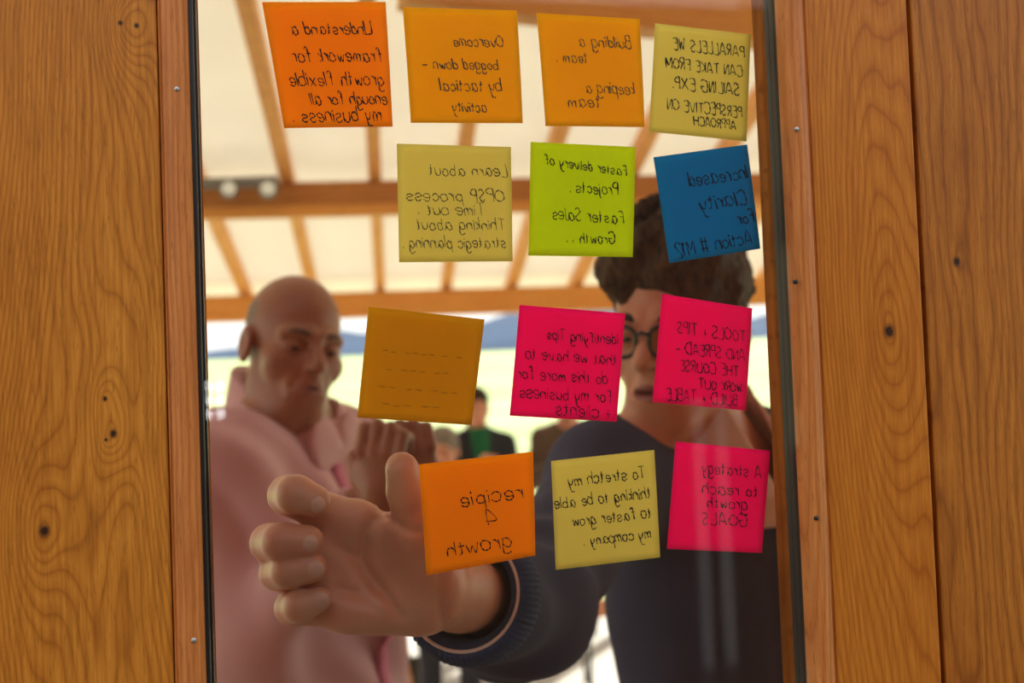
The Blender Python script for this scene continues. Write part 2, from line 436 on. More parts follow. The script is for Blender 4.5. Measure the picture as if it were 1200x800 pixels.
fld = meshobj('ground_meadow', vs, fs, M['meadow'], None, True); tag(fld, kind='structure')
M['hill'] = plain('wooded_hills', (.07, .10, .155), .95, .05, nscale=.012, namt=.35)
vs, fs = [], []
nx = 90
for j in range(6):
    for i in range(nx + 1):
        x = -900 + 1800 * i / nx
        h = 47 + 9 * math.sin(x * .011 + 1) + 6 * math.sin(x * .031) + 3 * math.sin(x * .083 + 2)
        vs.append((x, 700 + j * 60, 8 + (h - 0) * math.sin(j / 5 * math.pi * .5) if j else -5))
for j in range(5):
    for i in range(nx):
        a = j * (nx + 1) + i; fs.append([a, a + 1, a + nx + 2, a + nx + 1])
hl = meshobj('ground_hills', vs, fs, M['hill'], None, True); tag(hl, kind='structure')

# ------------------------------------------------------------------ sticky notes with handwriting
GL = {
'a': "3h1h0f0e1d2d3f 3h3e4d", 'b': "0k0d 0g1h2h3g3e2d1d0e", 'c': "3g2h1h0g0e1d2d3e", 'd': "3f2h1h0f0e1d2d3f 3k3d",
'e': "0f2f3g2h1h0g0e1d2d3e", 'f': "3j2k1j1d 0h2h", 'g': "3h1h0f0e1d2d3f 3h3b2a1a0b", 'h': "0k0d 0f1h2h3g3d", 'i': "0h0d 0j0i",
'j': "1h1b0a 1j1i", 'k': "0k0d 2h0f2d", 'l': "0k0d", 'm': "0h0d 0f1h2g2d 2f3h4g4d", 'n': "0h0d 0f1h2h3g3d", 'o': "1h0g0e1d2d3e3g2h1h",
'p': "0h0a 0g1h2h3g3e2d1d0e", 'q': "3h3a 3h1h0f0e1d2d3f", 'r': "0h0d 0f1h2h", 's': "3g2h1h0g1f2f3e2d1d0e", 't': "1j1e2d 0h2h",
'u': "0h0e1d2d3f 3h3d", 'v': "0h1d3h", 'w': "0h1d2g3d4h", 'x': "0h3d 3h0d", 'y': "0h1e2e3f 3h2b1a0a", 'z': "0h3h0d3d",
'A': "0d2k4d 1f3f", 'B': "0d0k2k3j2h0h 2h3g3e2d0d", 'C': "4j3k1k0i0f1d3d4e", 'D': "0d0k2k4i4f2d0d", 'E': "3k0k0d3d 0h2h", 'F': "3k0k0d 0h2h",
'G': "4j3k1k0i0f1d3d4f4g2g", 'H': "0k0d 4k4d 0h4h", 'I': "0k0d", 'K': "0k0d 3k0g3d", 'L': "0k0d3d", 'M': "0d0k2f4k4d", 'N': "0d0k3d3k",
'O': "2k0i0f2d4f4i2k", 'P': "0d0k2k3j3i2h0h", 'R': "0d0k2k3j3i2h0h 1h3d", 'S': "3j2k1k0i1h2g3f2d1d0e", 'T': "0k4k 2k2d", 'U': "0k0e1d3d4e4k",
'V': "0k2d4k", 'W': "0k1d2i3d4k", 'Y': "0k2g4k 2g2d", 'X': "0k4d 4k0d",
'1': "0i1k1d", '2': "0j1k2k3j3i0d3d", '4': "3d3k0f4f", '5': "3k0k0h2h3f2d0d", '.': "0d0e", '+': "1h1d 0f2f", '#': "1k1d 3k3d 0i4i 0f4f", '-': "0f3f", "&": "3d0j1k2j0f1d3f", '/': "0d3k"}
def catmull(pts, n=4):
    if len(pts) < 3: return pts
    out = []; q = [pts[0]] + pts + [pts[-1]]
    for i in range(1, len(q) - 2):
        p0, p1, p2, p3 = q[i - 1], q[i], q[i + 1], q[i + 2]
        for k in range(n):
            s = k / n
            out.append(.5 * ((2 * p1) + (p2 - p0) * s + (2 * p0 - 5 * p1 + 4 * p2 - p3) * s * s + (3 * p1 - p0 - 3 * p2 + p3) * s ** 3))
    out.append(pts[-1]); return out
def strokes(text, jit=.26, slant=.12, rg=random):
    """polylines in glyph units; returns (list of strokes, width)"""
    x = 0.0; out = []
    for ch in text:
        if ch == ' ': x += 3.2; continue
        g = GL.get(ch)
        if g is None: continue
        wmax = 0; dy = rg.uniform(-.25, .25); sc_ = rg.uniform(.9, 1.08)
        for st in g.split():
            pts = []
            for i in range(0, len(st), 2):
                gx = int(st[i]); gy = ord(st[i + 1]) - ord('d'); wmax = max(wmax, gx)
                gx = gx * sc_ + rg.uniform(-jit, jit); gy = gy * sc_ + rg.uniform(-jit, jit) + dy
                pts.append(np.array([x + gx + gy * slant, gy]))
            out.append(catmull(pts))
        x += wmax + 1.25
    return out, max(x - 1.25, .1)

def paper(name, rgb, tr):
    c = srgb(*rgb)
    return translucent(name, tuple(x * .80 for x in c), tuple(x * .55 for x in c), None, nscale=90, namt=.03)
PAPER = {'orange': paper('orange_paper', (255, 172, 0), .35), 'amber': paper('amber_paper', (250, 196, 0), .35), 'gold': paper('gold_paper', (228, 170, 0), .35),
         'pale': paper('pale_yellow_paper', (240, 224, 122), .35), 'lime': paper('lime_paper', (226, 234, 0), .35),
         'blue': paper('blue_paper', (0, 146, 198), .35), 'pink': paper('pink_paper', (255, 0, 128), .35)}
INK = {'black': plain('black_ink', (.012, .010, .014), .6, .2), 'grey': plain('grey_ink', (.13, .10, .06), .7, .1),
       'faint': plain('faint_ink', srgb(172, 108, 4), .8, .1), 'plum': plain('plum_ink', (.09, .004, .035), .7, .1), 'navy': plain('navy_ink', (.004, .018, .05), .7, .1)}
# paper, ink, corners TL TR BR BL as seen, pen width mm, lines (text, left edge s, baseline t, right edge s, slope), label
NOTES = [
 ('orange', 'black', [(307, 2), (452, 2), (461, 147), (333, 149)], 1.0, .10,
  [("Understand a", .13, .26, .80, .0), ("framework for", .06, .48, .82, .0), ("growth flexible", .06, .67, .88, .0), ("enough for all", .04, .82, .72, .0), ("my business .", .10, .955, .90, .0)],
  'orange sticky note with five crowded lines, at the top left corner of the glass'),
 ('amber', 'grey', [(472, 8), (606, 12), (614, 143), (482, 143)], .9, .08,
  [("Overcome", .14, .33, .58, -.0), ("bogged down -", .20, .53, .86, .0), ("by tactical", .18, .72, .72, .0), ("activity", .32, .90, .62, .0)],
  'amber sticky note in the top row reading "Overcome bogged down"'),
 ('amber', 'grey', [(629, 15), (750, 22), (757, 148), (640, 147)], .9, .06,
  [("Building a", .10, .28, .62, .0), ("team .", .54, .43, .84, .0), ("keeping a", .09, .70, .58, .0), ("team", .44, .83, .76, .0)],
  'amber sticky note reading "Building a team", top row, left of a pale yellow note'),
 ('pale', 'black', [(768, 27), (880, 40), (876, 165), (761, 154)], .95, .03,
  [("PARALLELS WE", .06, .22, .80, .0), ("CAN TAKE FROM", .07, .40, .86, .0), ("SAILING EXP.", .10, .58, .78, .0), ("PERSPECTIVE ON", .06, .78, .82, .0), ("APPROACH", .12, .90, .55, .0)],
  'pale yellow sticky note in block capitals, top right corner of the glass'),
 ('pale', 'grey', [(465, 168), (599, 172), (601, 306), (468, 307)], .75, .02,
  [("Learn about", .04, .26, .72, .0), ("OPSP process", .07, .48, .92, .0), ("Time out .", .24, .60, .82, .0), ("Thinking about", .06, .725, .84, .0), ("strategic planning .", .06, .88, .96, .0)],
  'pale yellow sticky note reading "Learn about OPSP process", beside the lime green note'),
 ('lime', 'black', [(622, 166), (745, 172), (742, 301), (620, 299)], .95, .03,
  [("Faster delivery of", .08, .27, .86, -.10), ("Projects .", .16, .44, .62, -.02), ("Faster Sales", .10, .70, .78, -.04), ("Growth . .", .18, .88, .64, .0)],
  'lime green sticky note about faster delivery, left of the blue note'),
 ('blue', 'navy', [(766, 184), (876, 169), (892, 291), (785, 308)], 1.05, .02,
  [("Increased", .04, .32, .66, .0), ("Clarity", .08, .56, .58, .0), ("For", .03, .74, .20, .0), ("Action # M12", .08, .94, .90, .02)],
  'blue sticky note reading "Increased Clarity", above the dark haired man'),
 ('gold', 'faint', [(432, 359), (568, 374), (553, 498), (419, 489)], .7, .02,
  [("- - ---- --", .16, .42, .84, .0), ("-- --- -", .25, .58, .80, .0), ("--- -- --", .16, .75, .84, .0), ("-- ---", .3, .9, .8, .0)],
  'dull gold sticky note with hardly visible writing, right of the bald man'),
 ('pink', 'plum', [(609, 357), (733, 367), (723, 494), (598, 487)], .95, .03,
  [("Identifying Tips", .05, .29, .72, .0), ("that we have to", .05, .48, .90, .0), ("do this more for", .12, .66, .96, .0), ("for my business", .06, .83, .92, .0), ("+ clients .", .06, .97, .66, -.0)],
  'pink sticky note just left of the dark haired man\'s face'),
 ('pink', 'plum', [(776, 344), (882, 361), (875, 481), (765, 471)], .95, .02,
  [("TOOLS + TIPS", .05, .34, .80, .0), ("AND SPREAD -", .05, .52, .80, .0), ("THE COURSE", .10, .68, .74, .0), ("WORK OUT", .06, .83, .52, .0), ("BUILD + TABLE", .10, .96, .86, .0)],
  'pink sticky note covering half of the dark haired man\'s face'),
 ('orange', 'black', [(491, 544), (625, 529), (628, 651), (500, 674)], 1.0, .02,
  [("recipie", .10, .43, .66, .0), ("4", .34, .64, .44, .0), ("growth", .22, .87, .80, .0)],
  'orange sticky note reading "recipie 4 growth", next to the thumb'),
 ('pale', 'black', [(646, 540), (767, 527), (774, 653), (652, 668)], .9, .02,
  [("To stretch my", .10, .25, .84, .0), ("thinking to be able", .06, .44, .98, .0), ("to faster grow", .07, .62, .82, .0), ("my company .", .08, .81, .72, .0)],
  'pale yellow sticky note with four lines about company growth, over the navy sweater sleeve'),
 ('pink', 'plum', [(792, 517), (903, 528), (894, 648), (782, 643)], 1.05, .03,
  [("A strategy", .08, .27, .70, .0), ("to reach", .10, .46, .68, .0), ("growth", .20, .59, .62, .0), ("GOALS", .18, .75, .66, .0)],
  'pink sticky note reading "A strategy to reach growth GOALS", on the navy chest'),
]
rh = random.Random(11)
for (pap, ink, cs, pen, curl, lines, lab) in NOTES:
    TL, TR, BR, BL = [on_door(x, y, .0012) for (x, y) in cs]
    c0 = (TL + TR + BR + BL) / 4
    ph = rh.uniform(0, 6)
    def surf(s, tt, off=0.0):
        """s from the writer's left (the picture's right), tt down"""
        q = (TR * (1 - s) + TL * s) * (1 - tt) + (BR * (1 - s) + BL * s) * tt
        lift = .0006 + curl * .05 * max(0, tt - .25) ** 2 + .0006 * math.sin(3 * s + ph) * tt
        return q + DN * (lift + off)
    root = empty('sticky_note', tuple(c0)); tag(root, lab, 'sticky note', 'sticky notes on the glass')
    N = 14; vs = []; fs = []
    for j in range(N + 1):
        for i in range(N + 1): vs.append(surf(i / N, j / N))
    for j in range(N):
        for i in range(N):
            a = j * (N + 1) + i; fs.append([a, a + 1, a + N + 2, a + N + 1])
    pb = meshobj('paper_sheet', vs, fs, PAPER[pap], root, True)
    md = pb.modifiers.new('thick', 'SOLIDIFY'); md.thickness = .00012; md.offset = 0
    mb = MB()
    hN = np.linalg.norm(TL - BL); wN = np.linalg.norm(TR - TL)
    dts = [b_[2] - a_[2] for a_, b_ in zip(lines[:-1], lines[1:])]; kmax = min(.0205, min(dts) * .125)
    for (txt, sL, tb, sR, slope) in lines:
        st, wd = strokes(txt, rg=rh)
        k = (sR - sL) / wd; kv = min(max(k * wN / hN * 1.1, .012), kmax)
        for pl in st:
            pts = [(sL + p[0] * k, tb - p[1] * kv + slope * (p[0] * k)) for p in pl]
            pw = pen / 1000 * rh.uniform(.42, .6)
            L3 = [surf(min(max(s, .01), .99), min(max(tt, .01), .99), -.00012) for s, tt in pts]
            vv = []
            for i, q in enumerate(L3):
                tg = L3[min(i + 1, len(L3) - 1)] - L3[max(i - 1, 0)]; tg = tg / (np.linalg.norm(tg) + 1e-9)
                sdv = np.cross(tg, DN); ww = pw * (.75 + .35 * math.sin(i * 1.3 + ph))
                vv += [q + sdv * ww, q - sdv * ww, q + sdv * ww + DN * .00022, q - sdv * ww + DN * .00022]
            ff = []
            for i in range(len(L3) - 1):
                a = 4 * i; ff += [[a, a + 1, a + 5, a + 4], [a + 2, a + 6, a + 7, a + 3], [a, a + 4, a + 6, a + 2], [a + 1, a + 3, a + 7, a + 5]]
            mb.add(vv, ff)
    mb.build('handwriting', INK[ink], root)

# ------------------------------------------------------------------ implicit surfaces for people
def smin(a, b, k):
    h = np.maximum(k - np.abs(a - b), 0) / k
    return np.minimum(a, b) - h * h * k * .25
def smax(a, b, k): return -smin(-a, -b, k)
def ell(p, c, r, R=None):
    q = p - np.asarray(c, np.float32)
    if R is not None: q = q @ np.asarray(R, np.float32)
    r = np.asarray(r, np.float32)
    k0 = np.linalg.norm(q / r, axis=1); k1 = np.linalg.norm(q / (r * r), axis=1) + 1e-9
    return np.where(k0 < 1e-4, -r.min(), k0 * (k0 - 1) / k1)
def cone(p, a, b, ra, rb, flat=None):
    a = np.asarray(a, np.float32); b = np.asarray(b, np.float32); ba = b - a
    q = p - a; tt = np.clip((q @ ba) / np.dot(ba, ba), 0, 1)
    d = q - tt[:, None] * ba
    if flat is not None:                         # flat = (direction, scale): squashed across one direction
        dv = np.asarray(flat[0], np.float32); dv = dv / np.linalg.norm(dv)
        d = d + (d @ dv)[:, None] * dv * (flat[1] - 1)
    return np.linalg.norm(d, axis=1) - (ra + (rb - ra) * tt)
def chain(p, pts, rs, k=.004):
    d = None
    for i in range(len(pts) - 1):
        c = cone(p, pts[i], pts[i + 1], rs[i], rs[i + 1]); d = c if d is None else smin(d, c, k)
    return d
def mesh_sdf(f, lo, hi, h, B=14):
    lo = np.asarray(lo, float); hi = np.asarray(hi, float)
    nb = np.ceil((hi - lo) / (h * B)).astype(int)
    g = np.stack(np.meshgrid(*[np.arange(k) for k in nb], indexing='ij'), -1).reshape(-1, 3)
    cen = (lo + (g + .5) * h * B).astype(np.float32)
    g = g[np.abs(f(cen)) < h * B * 1.35]
    ar = np.arange(B + 1)
    loc = np.stack(np.meshgrid(ar, ar, ar, indexing='ij'), -1).reshape(-1, 3)
    n1 = B + 1; KS = np.int64(1 << 20)
    keyf = lambda ijk: (ijk[..., 0].astype(np.int64) * KS + ijk[..., 1]) * KS + ijk[..., 2]
    VK, VP, Q = [], [], []
    step = max(1, 400000 // n1 ** 3)
    cor = np.array([(0, 0, 0), (1, 0, 0), (0, 1, 0), (1, 1, 0), (0, 0, 1), (1, 0, 1), (0, 1, 1), (1, 1, 1)])
    edges = [(0, 1), (2, 3), (4, 5), (6, 7), (0, 2), (1, 3), (4, 6), (5, 7), (0, 4), (1, 5), (2, 6), (3, 7)]
    for s in range(0, len(g), step):
        gb = g[s:s + step]
        idx = gb[:, None, :] * B + loc[None]
        v = f((lo + idx.reshape(-1, 3) * h).astype(np.float32)).reshape(-1, n1, n1, n1)
        C = np.stack([v[:, a:a + B, b:b + B, c:c + B] for a, b, c in cor], -1)
        ins = (C < 0).sum(-1); act = (ins > 0) & (ins < 8)
        w4 = np.argwhere(act)
        if len(w4) == 0: continue
        cv = C[act]; pos = np.zeros((len(cv), 3)); cnt = np.zeros(len(cv))
        for a, b in edges:
            m = (cv[:, a] < 0) != (cv[:, b] < 0)
            tt = np.where(m, cv[:, a] / (cv[:, a] - cv[:, b] + 1e-12), 0)
            pos += m[:, None] * (cor[a] + tt[:, None] * (cor[b] - cor[a])); cnt += m
        pos /= cnt[:, None]
        ci = gb[w4[:, 0]] * B + w4[:, 1:]
        VK.append(keyf(ci)); VP.append(lo + (ci + pos) * h)
        for ax in range(3):
            e1, e2 = [(1, 2), (2, 0), (0, 1)][ax]
            sl = [slice(0, B)] * 3; sl2 = [slice(0, B)] * 3; sl2[ax] = slice(1, B + 1)
            v0 = v[(slice(None), *sl)]; v1 = v[(slice(None), *sl2)]
            m = np.argwhere((v0 < 0) != (v1 < 0))
            if len(m) == 0: continue
            sign = v0[tuple(m.T)] < 0
            ijk = gb[m[:, 0]] * B + m[:, 1:]
            d1 = np.zeros(3, int); d1[e1] = 1; d2 = np.zeros(3, int); d2[e2] = 1
            q = np.stack([keyf(ijk - d1 - d2), keyf(ijk - d2), keyf(ijk), keyf(ijk - d1)], 1)
            q[~sign] = q[~sign][:, ::-1]
            Q.append(q)
    VK = np.concatenate(VK); VP = np.concatenate(VP); Q = np.concatenate(Q)
    o = np.argsort(VK); VK = VK[o]; VP = VP[o]
    ix = np.clip(np.searchsorted(VK, Q), 0, len(VK) - 1)
    ok = (VK[ix] == Q).all(1)
    ix = ix[ok]
    # two passes of smoothing
    for _ in range(2):
        acc = np.zeros_like(VP); cn = np.zeros(len(VP))
        for a, b in ((0, 1), (1, 2), (2, 3), (3, 0)):
            np.add.at(acc, ix[:, a], VP[ix[:, b]]); np.add.at(cn, ix[:, a], 1)
        VP = np.where(cn[:, None] > 0, VP * .5 + .5 * acc / np.maximum(cn, 1)[:, None], VP)
    return VP, ix
def sdf_obj(name, f, lo, hi, h, mat, parent, fm=None):
    v, q = mesh_sdf(f, lo, hi, h)
    fmat = None
    if fm is not None: fmat = fm(v[q].mean(1))
    return meshobj(name, v, q, mat, parent, True, fmat)
def bnoise(p, s, seed=0.0):
    x, y, z = p[:, 0] * s + seed, p[:, 1] * s + seed * 1.7, p[:, 2] * s - seed
    return (np.sin(x + 1.7 * np.sin(y * .9 + z * .4)) + np.sin(y * 1.1 + 1.3 * np.sin(z * 1.2 + x * .3)) + np.sin(z * .95 + 1.5 * np.sin(x * 1.1 - y * .6))) / 3

class Head:
    def __init__(s, c, fwd, up=(0, 0, 1), scale=1.0):
        s.c = np.asarray(c, float); f = np.asarray(fwd, float); f /= np.linalg.norm(f); upv = np.asarray(up, float)
        x = np.cross(f, upv); x /= np.linalg.norm(x); z = np.cross(x, f)
        s.R = np.stack([x, f, z], 1); s.k = scale
    def W(s, q): return s.c + s.R @ (np.asarray(q, float) * s.k)
    def L(s, p): return ((p - s.c.astype(np.float32)) @ s.R.astype(np.float32)) / s.k
    def sdf(s, p, open_mouth=0.0, full=True, jaw=.93, lid=0.0):
        q = s.L(p); a = np.abs(q[:, 0]); m = q.copy(); m[:, 0] = a     # symmetric
        d = ell(q, (0, -.012, .038), (.077, .098, .088))
        d = smin(d, ell(q, (0, .030, -.035), (.060 * jaw, .066, .082)), .03)
        d = smin(d, ell(q, (0, .062, -.098), (.026 * jaw, .026, .024)), .035)
        d = smin(d, cone(m, (.052 * jaw, .0, -.062), (.022, .064, -.102), .018, .016), .03)
        d = smin(d, ell(m, (.046, .052, -.026), (.024, .026, .022)), .025)
        if full:
            d = smin(d, cone(m, (.010, .088, .020), (.048, .071, .018), .0125, .011), .014)
            d = smax(d, -ell(m, (.032, .099, -.001), (.022, .024, .0155)), .012)
            d = smin(d, ell(m, (.033, .0745, -.001), (.0170, .0150, .0135)), .006)            # lids round the eye, slit left open
            d = smax(d, -ell(m, (.033, .0925, -.0025 - lid), (.0125, .0150, .0040 - lid * .5)), .002)
            d = smin(d, cone(m, (.0, .090, .012), (.0, .116, -.028), .0075, .0125), .012)
            d = smin(d, ell(m, (.0125, .103, -.033), (.0085, .012, .008)), .007)
            d = smax(d, -ell(m, (.0075, .108, -.0415), (.0045, .007, .004)), .004)
            d = smin(d, ell(q, (0, .083, -.066), (.034, .017, .024)), .02)
            d = smin(d, cone(m, (.0, .0975, -.0605), (.021, .086, -.0665), .0052, .0035), .005)
            d = smin(d, cone(m, (.0, .0965, -.0735), (.018, .087, -.0695), .0062, .004), .005)
            d = smax(d, -ell(q, (0, .102, -.0672), (.021, .016, .0012 + open_mouth)), .003)
            d = smax(d, -cone(m, (.019, .104, -.034), (.031, .092, -.062), .0035, .003), .014)
        e = ell(m, (.082, -.008, -.004), (.010, .021, .033))
        e = smax(e, -ell(m, (.094, -.002, -.002), (.009, .011, .020)), .006)
        d = smin(d, e, .008)
        d = smin(d, cone(q, (0, -.025, -.05), (0, -.045, -.175), .056, .062), .03)
        return d * s.k

def skin(name, base, red, rough=.40):
    t = NT(name); tc = t.n('TexCoord').outputs['Object']
    n1 = t.noise(tc, 22, 4, .6); n2 = t.noise(tc, 260, 3, .6)
    c = t.mix(t.ramp(n1, [(.35, (0, 0, 0)), (.7, (1, 1, 1))]), base, red)
    c = t.mix(t.math('MULTIPLY', n2, .18), c, tuple(x * .6 for x in base))
    t.principled(c, rough, .4, bump=n2, bstr=.25, bdist=.0008, Subsurface_Weight=.12, Subsurface_Scale=.012)
    return t.m
M['skin'] = skin('fair_skin', (.64, .285, .165), (.66, .225, .13))
M['skin_b'] = skin('tanned_skin', (.36, .155, .088), (.39, .125, .070))
M['lips'] = plain('lips', (.38, .12, .10), .45, .4)
M['lips_b'] = plain('lips_b', (.30, .11, .09), .45, .4)
M['nailbed'] = plain('finger_nail', (.64, .31, .21), .4, .5)
M['stubble'] = plain('grey_stubble', (.27, .19, .15), .7, .3, nscale=700, namt=.4)
M['eye'] = plain('eye_white', (.55, .52, .48), .15, .5, namt=.02)
M['iris'] = plain('iris', (.03, .02, .015), .1, .5)
M['brow'] = plain('brown_brow', (.05, .028, .016), .8, .2, nscale=500, namt=.5)
M['brow_g'] = plain('grey_brow', (.13, .08, .055), .8, .2, nscale=500, namt=.5)
def hair_mat(name, dark, light):
    t = NT(name); tc = t.n('TexCoord').outputs['Object']
    mp = t.n('Mapping'); mp.inputs['Scale'].default_value = (1, 1, .35); t.l(tc, mp.inputs[0])
    n1 = t.noise(mp.outputs[0], 140, 4, .65); n2 = t.noise(tc, 30, 3)
    c = t.ramp(t.math('ADD', t.math('MULTIPLY', n1, .7), t.math('MULTIPLY', n2, .3)), [(.36, dark), (.62, light)])
    t.principled(c, .6, .12, bump=n1, bstr=.8, bdist=.004); return t.m
M['hair'] = hair_mat('brown_hair', (.020, .010, .005), (.12, .058, .028))
def knit(name, c1, c2, sc_=900, ribs=False):
    t = NT(name); tc = t.n('TexCoord').outputs['Object']
    n1 = t.noise(tc, sc_, 2, .5); n2 = t.noise(tc, 14, 3)
    c = t.mix(n2, c1, c2)
    h = n1
    p = t.principled(c, .9, .15, bump=h, bstr=.5, bdist=.0015, Sheen_Weight=.06, Sheen_Roughness=.4)
    return t.m
M['navy'] = knit('navy_knit', (.042, .044, .084), (.064, .066, .118))
M['cuff'] = knit('navy_rib_knit', (.036, .046, .100), (.060, .072, .14))
M['pinkshirt'] = knit('pink_cotton', (.66, .36, .38), (.76, .45, .47), 1200)
M['pinkshirt_in'] = knit('pink_cotton_dark', (.60, .16, .26), (.66, .22, .30), 1200)
M['beigeshirt'] = knit('beige_pink_cotton', (.74, .48, .40), (.82, .56, .47), 1200)
M['trouser'] = knit('dark_trouser', (.03, .03, .04), (.05, .05, .06))
M['shoe'] = plain('brown_leather', (.06, .03, .015), .4)

def add_eyes(H, parent, gaze=(0, 0)):
    for sx in (-1, 1):
        c = H.W((.033 * sx, .0735, -.0015)); mb = MB()
        prof = []
        n = 16; r = .0132 * H.k
        R = H.R
        vs = []; fs = []
        for j in range(n + 1):
            th = math.pi * j / n
            for i in range(n * 2):
                ph = 2 * math.pi * i / (n * 2)
                l = np.array([math.sin(th) * math.cos(ph), math.cos(th), math.sin(th) * math.sin(ph)]) * r
                vs.append(c + R @ l)
        for j in range(n):
            for i in range(n * 2):
                fs.append([j * 2 * n + i, j * 2 * n + (i + 1) % (2 * n), (j + 1) * 2 * n + (i + 1) % (2 * n), (j + 1) * 2 * n + i])
        gd = R @ np.array([gaze[0], 1.0, gaze[1]]); gd /= np.linalg.norm(gd)
        V = np.array(vs); cen = V[np.array(fs)].mean(1) - c
        cs = cen @ gd / np.linalg.norm(cen, axis=1)
        meshobj('eye', vs, fs, [M['eye'], M['iris']], parent, True, (cs > .86).astype(int))
def add_brows(H, parent, mat, thick=.0042, lift=0):
    for sx in (-1, 1):
        pts = [H.W((sx * x, y, z + lift)) for x, y, z in ((.013, .0955, .020), (.025, .0945, .0245), (.038, .088, .0255), (.050, .0765, .021))]
        MB().tube(pts, [thick * .8, thick, thick * .8, thick * .3], 8).build('eyebrow', mat, parent, True)

# ------------------------------------------------------------------ the dark haired man with the navy sweater
HD = -.018
def HP(x, y, d): return P(x, y, d + HD)
H1 = Head(P(794, 388, 1.48), (-math.sin(math.radians(30)), -math.cos(math.radians(30)), -.10), (.05, 0, 1), .98)
Nk = P(806, 520, 1.545)
SR = P(712, 574, 1.42); SLf = Nk + (Nk - SR) * np.array([1, 1, 0]) * np.array([.95, .8, 0]) + np.array([0, 0, SR[2] - Nk[2]])
EL = P(606, 708, 1.13); WR = P(538, 693, .945)
EL2 = SLf + np.array([.07, .03, -.27]); WR2 = EL2 + np.array([.0, -.12, -.21])
PV = Nk + np.array([.07, .10, -.56])
chest_x = (SR - SLf); chest_x[2] = 0; chest_x /= np.linalg.norm(chest_x); chest_f = np.array([chest_x[1], -chest_x[0], 0])
if chest_f[1] > 0: chest_f = -chest_f
CR = np.stack([chest_x, chest_f, np.array([0, 0, 1.])], 1)
def torso1(p, g=0.0):
    d = ell(p, Nk + np.array([0.035, .03, -.20]), np.array([.150, .112, .21]) + g, CR)
    d = smin(d, ell(p, Nk + np.array([.062, .06, -.42]), np.array([.142, .11, .20]) + g, CR), .08)
    d = smin(d, ell(p, PV, np.array([.165, .115, .15]) + g, CR), .08)
    d = smin(d, cone(p, Nk + np.array([0, .01, -.01]), SR + np.array([0, 0, .012]), .055 + g, .052 + g), .06)
    d = smin(d, cone(p, Nk + np.array([0, .01, -.01]), SLf + np.array([0, 0, .012]), .055 + g, .052 + g), .06)
    return d
# hand: palm towards the glass, fingers curled, thumb up
fing = {
 'index': ([(386, 604, .899), (337, 580, .897), (347, 579, .866), (369, 587, .865)], [.0145, .0142, .0136, .0118]),
 'middle': ([(376, 646, .897), (316, 636, .894), (330, 635, .863), (361, 634, .861)], [.0145, .0140, .0134, .0115]),
 'ring': ([(380, 684, .895), (325, 671, .892), (338, 669, .864), (367, 665, .863)], [.0135, .0126, .0120, .0105]),
 'little': ([(394, 714, .893), (342, 712, .890), (352, 710, .868), (373, 702, .867)], [.0130, .0122, .0115, .0098])}
FG = {k: ([HP(*q) for q in a], b) for k, (a, b) in fing.items()}
TH = [HP(500, 672, .908), HP(487, 616, .884), HP(477, 576, .870), HP(471, 549, .862)]
THR = [.021, .0165, .0138, .0122]
def hand1(p):
    pm = None
    for a, b, ra, rb in (((498, 712, .912), (394, 714, .893), .016, .0135), ((497, 697, .914), (380, 684, .895), .018, .0145),
                         ((494, 680, .916), (376, 646, .897), .018, .0150), ((490, 660, .917), (386, 604, .899), .017, .0150),
                         ((490, 640, .903), (420, 606, .895), .015, .013), ((486, 715, .902), (412, 720, .888), .016, .0125),
                         ((505, 690, .915), (538, 693, .963), .028, .0275)):
        c = cone(p, HP(*a), HP(*b), ra, rb); pm = c if pm is None else smin(pm, c, .014)
    pm = smin(pm, cone(p, TH[0], TH[1], THR[0], THR[1]), .016)
    th = chain(p, TH[1:], THR[1:], .006)
    pm = smin(pm, th, .010)
    fd = None
    for k, (a, r) in FG.items():
        c = chain(p, a, r, .004); fd = c if fd is None else np.minimum(fd, c)
    rel = p - CAM.astype(np.float32); dep = rel @ fw.astype(np.float32)
    xy = np.stack([600 + F * (rel @ cr.astype(np.float32)) / dep, 400 - F * (rel @ cu.astype(np.float32)) / dep], 1)
    def crease(pts, wpx, amp):
        g = None
        for a, b in zip(pts[:-1], pts[1:]):
            a = np.array(a, np.float32); b = np.array(b, np.float32); ba = b - a
            tt = np.clip(((xy - a) @ ba) / (ba @ ba), 0, 1); dd_ = ((xy - a - tt[:, None] * ba) ** 2).sum(1)
            g = dd_ if g is None else np.minimum(g, dd_)
        return amp * np.exp(-g / (wpx * wpx))
    front = np.clip((.905 + HD - dep) / .006 + .5, 0, 1) * (np.abs(dep - .89) < .06)
    pm = pm + front * (crease([(448, 600), (428, 622), (424, 655), (446, 690), (470, 722)], 5, .0042) + crease([(388, 640), (412, 650), (440, 690)], 5, .0034)
                       + crease([(455, 606), (478, 622), (496, 622)], 4, .0034) + crease([(520, 655), (514, 690), (520, 735)], 5, .0030) + crease([(396, 690), (420, 696), (440, 715)], 5, .0024))
    pm = pm - front * (crease([(478, 645), (470, 672)], 26, .0035) + crease([(440, 712), (478, 716)], 20, .0025))
    return smin(pm, fd, .006)
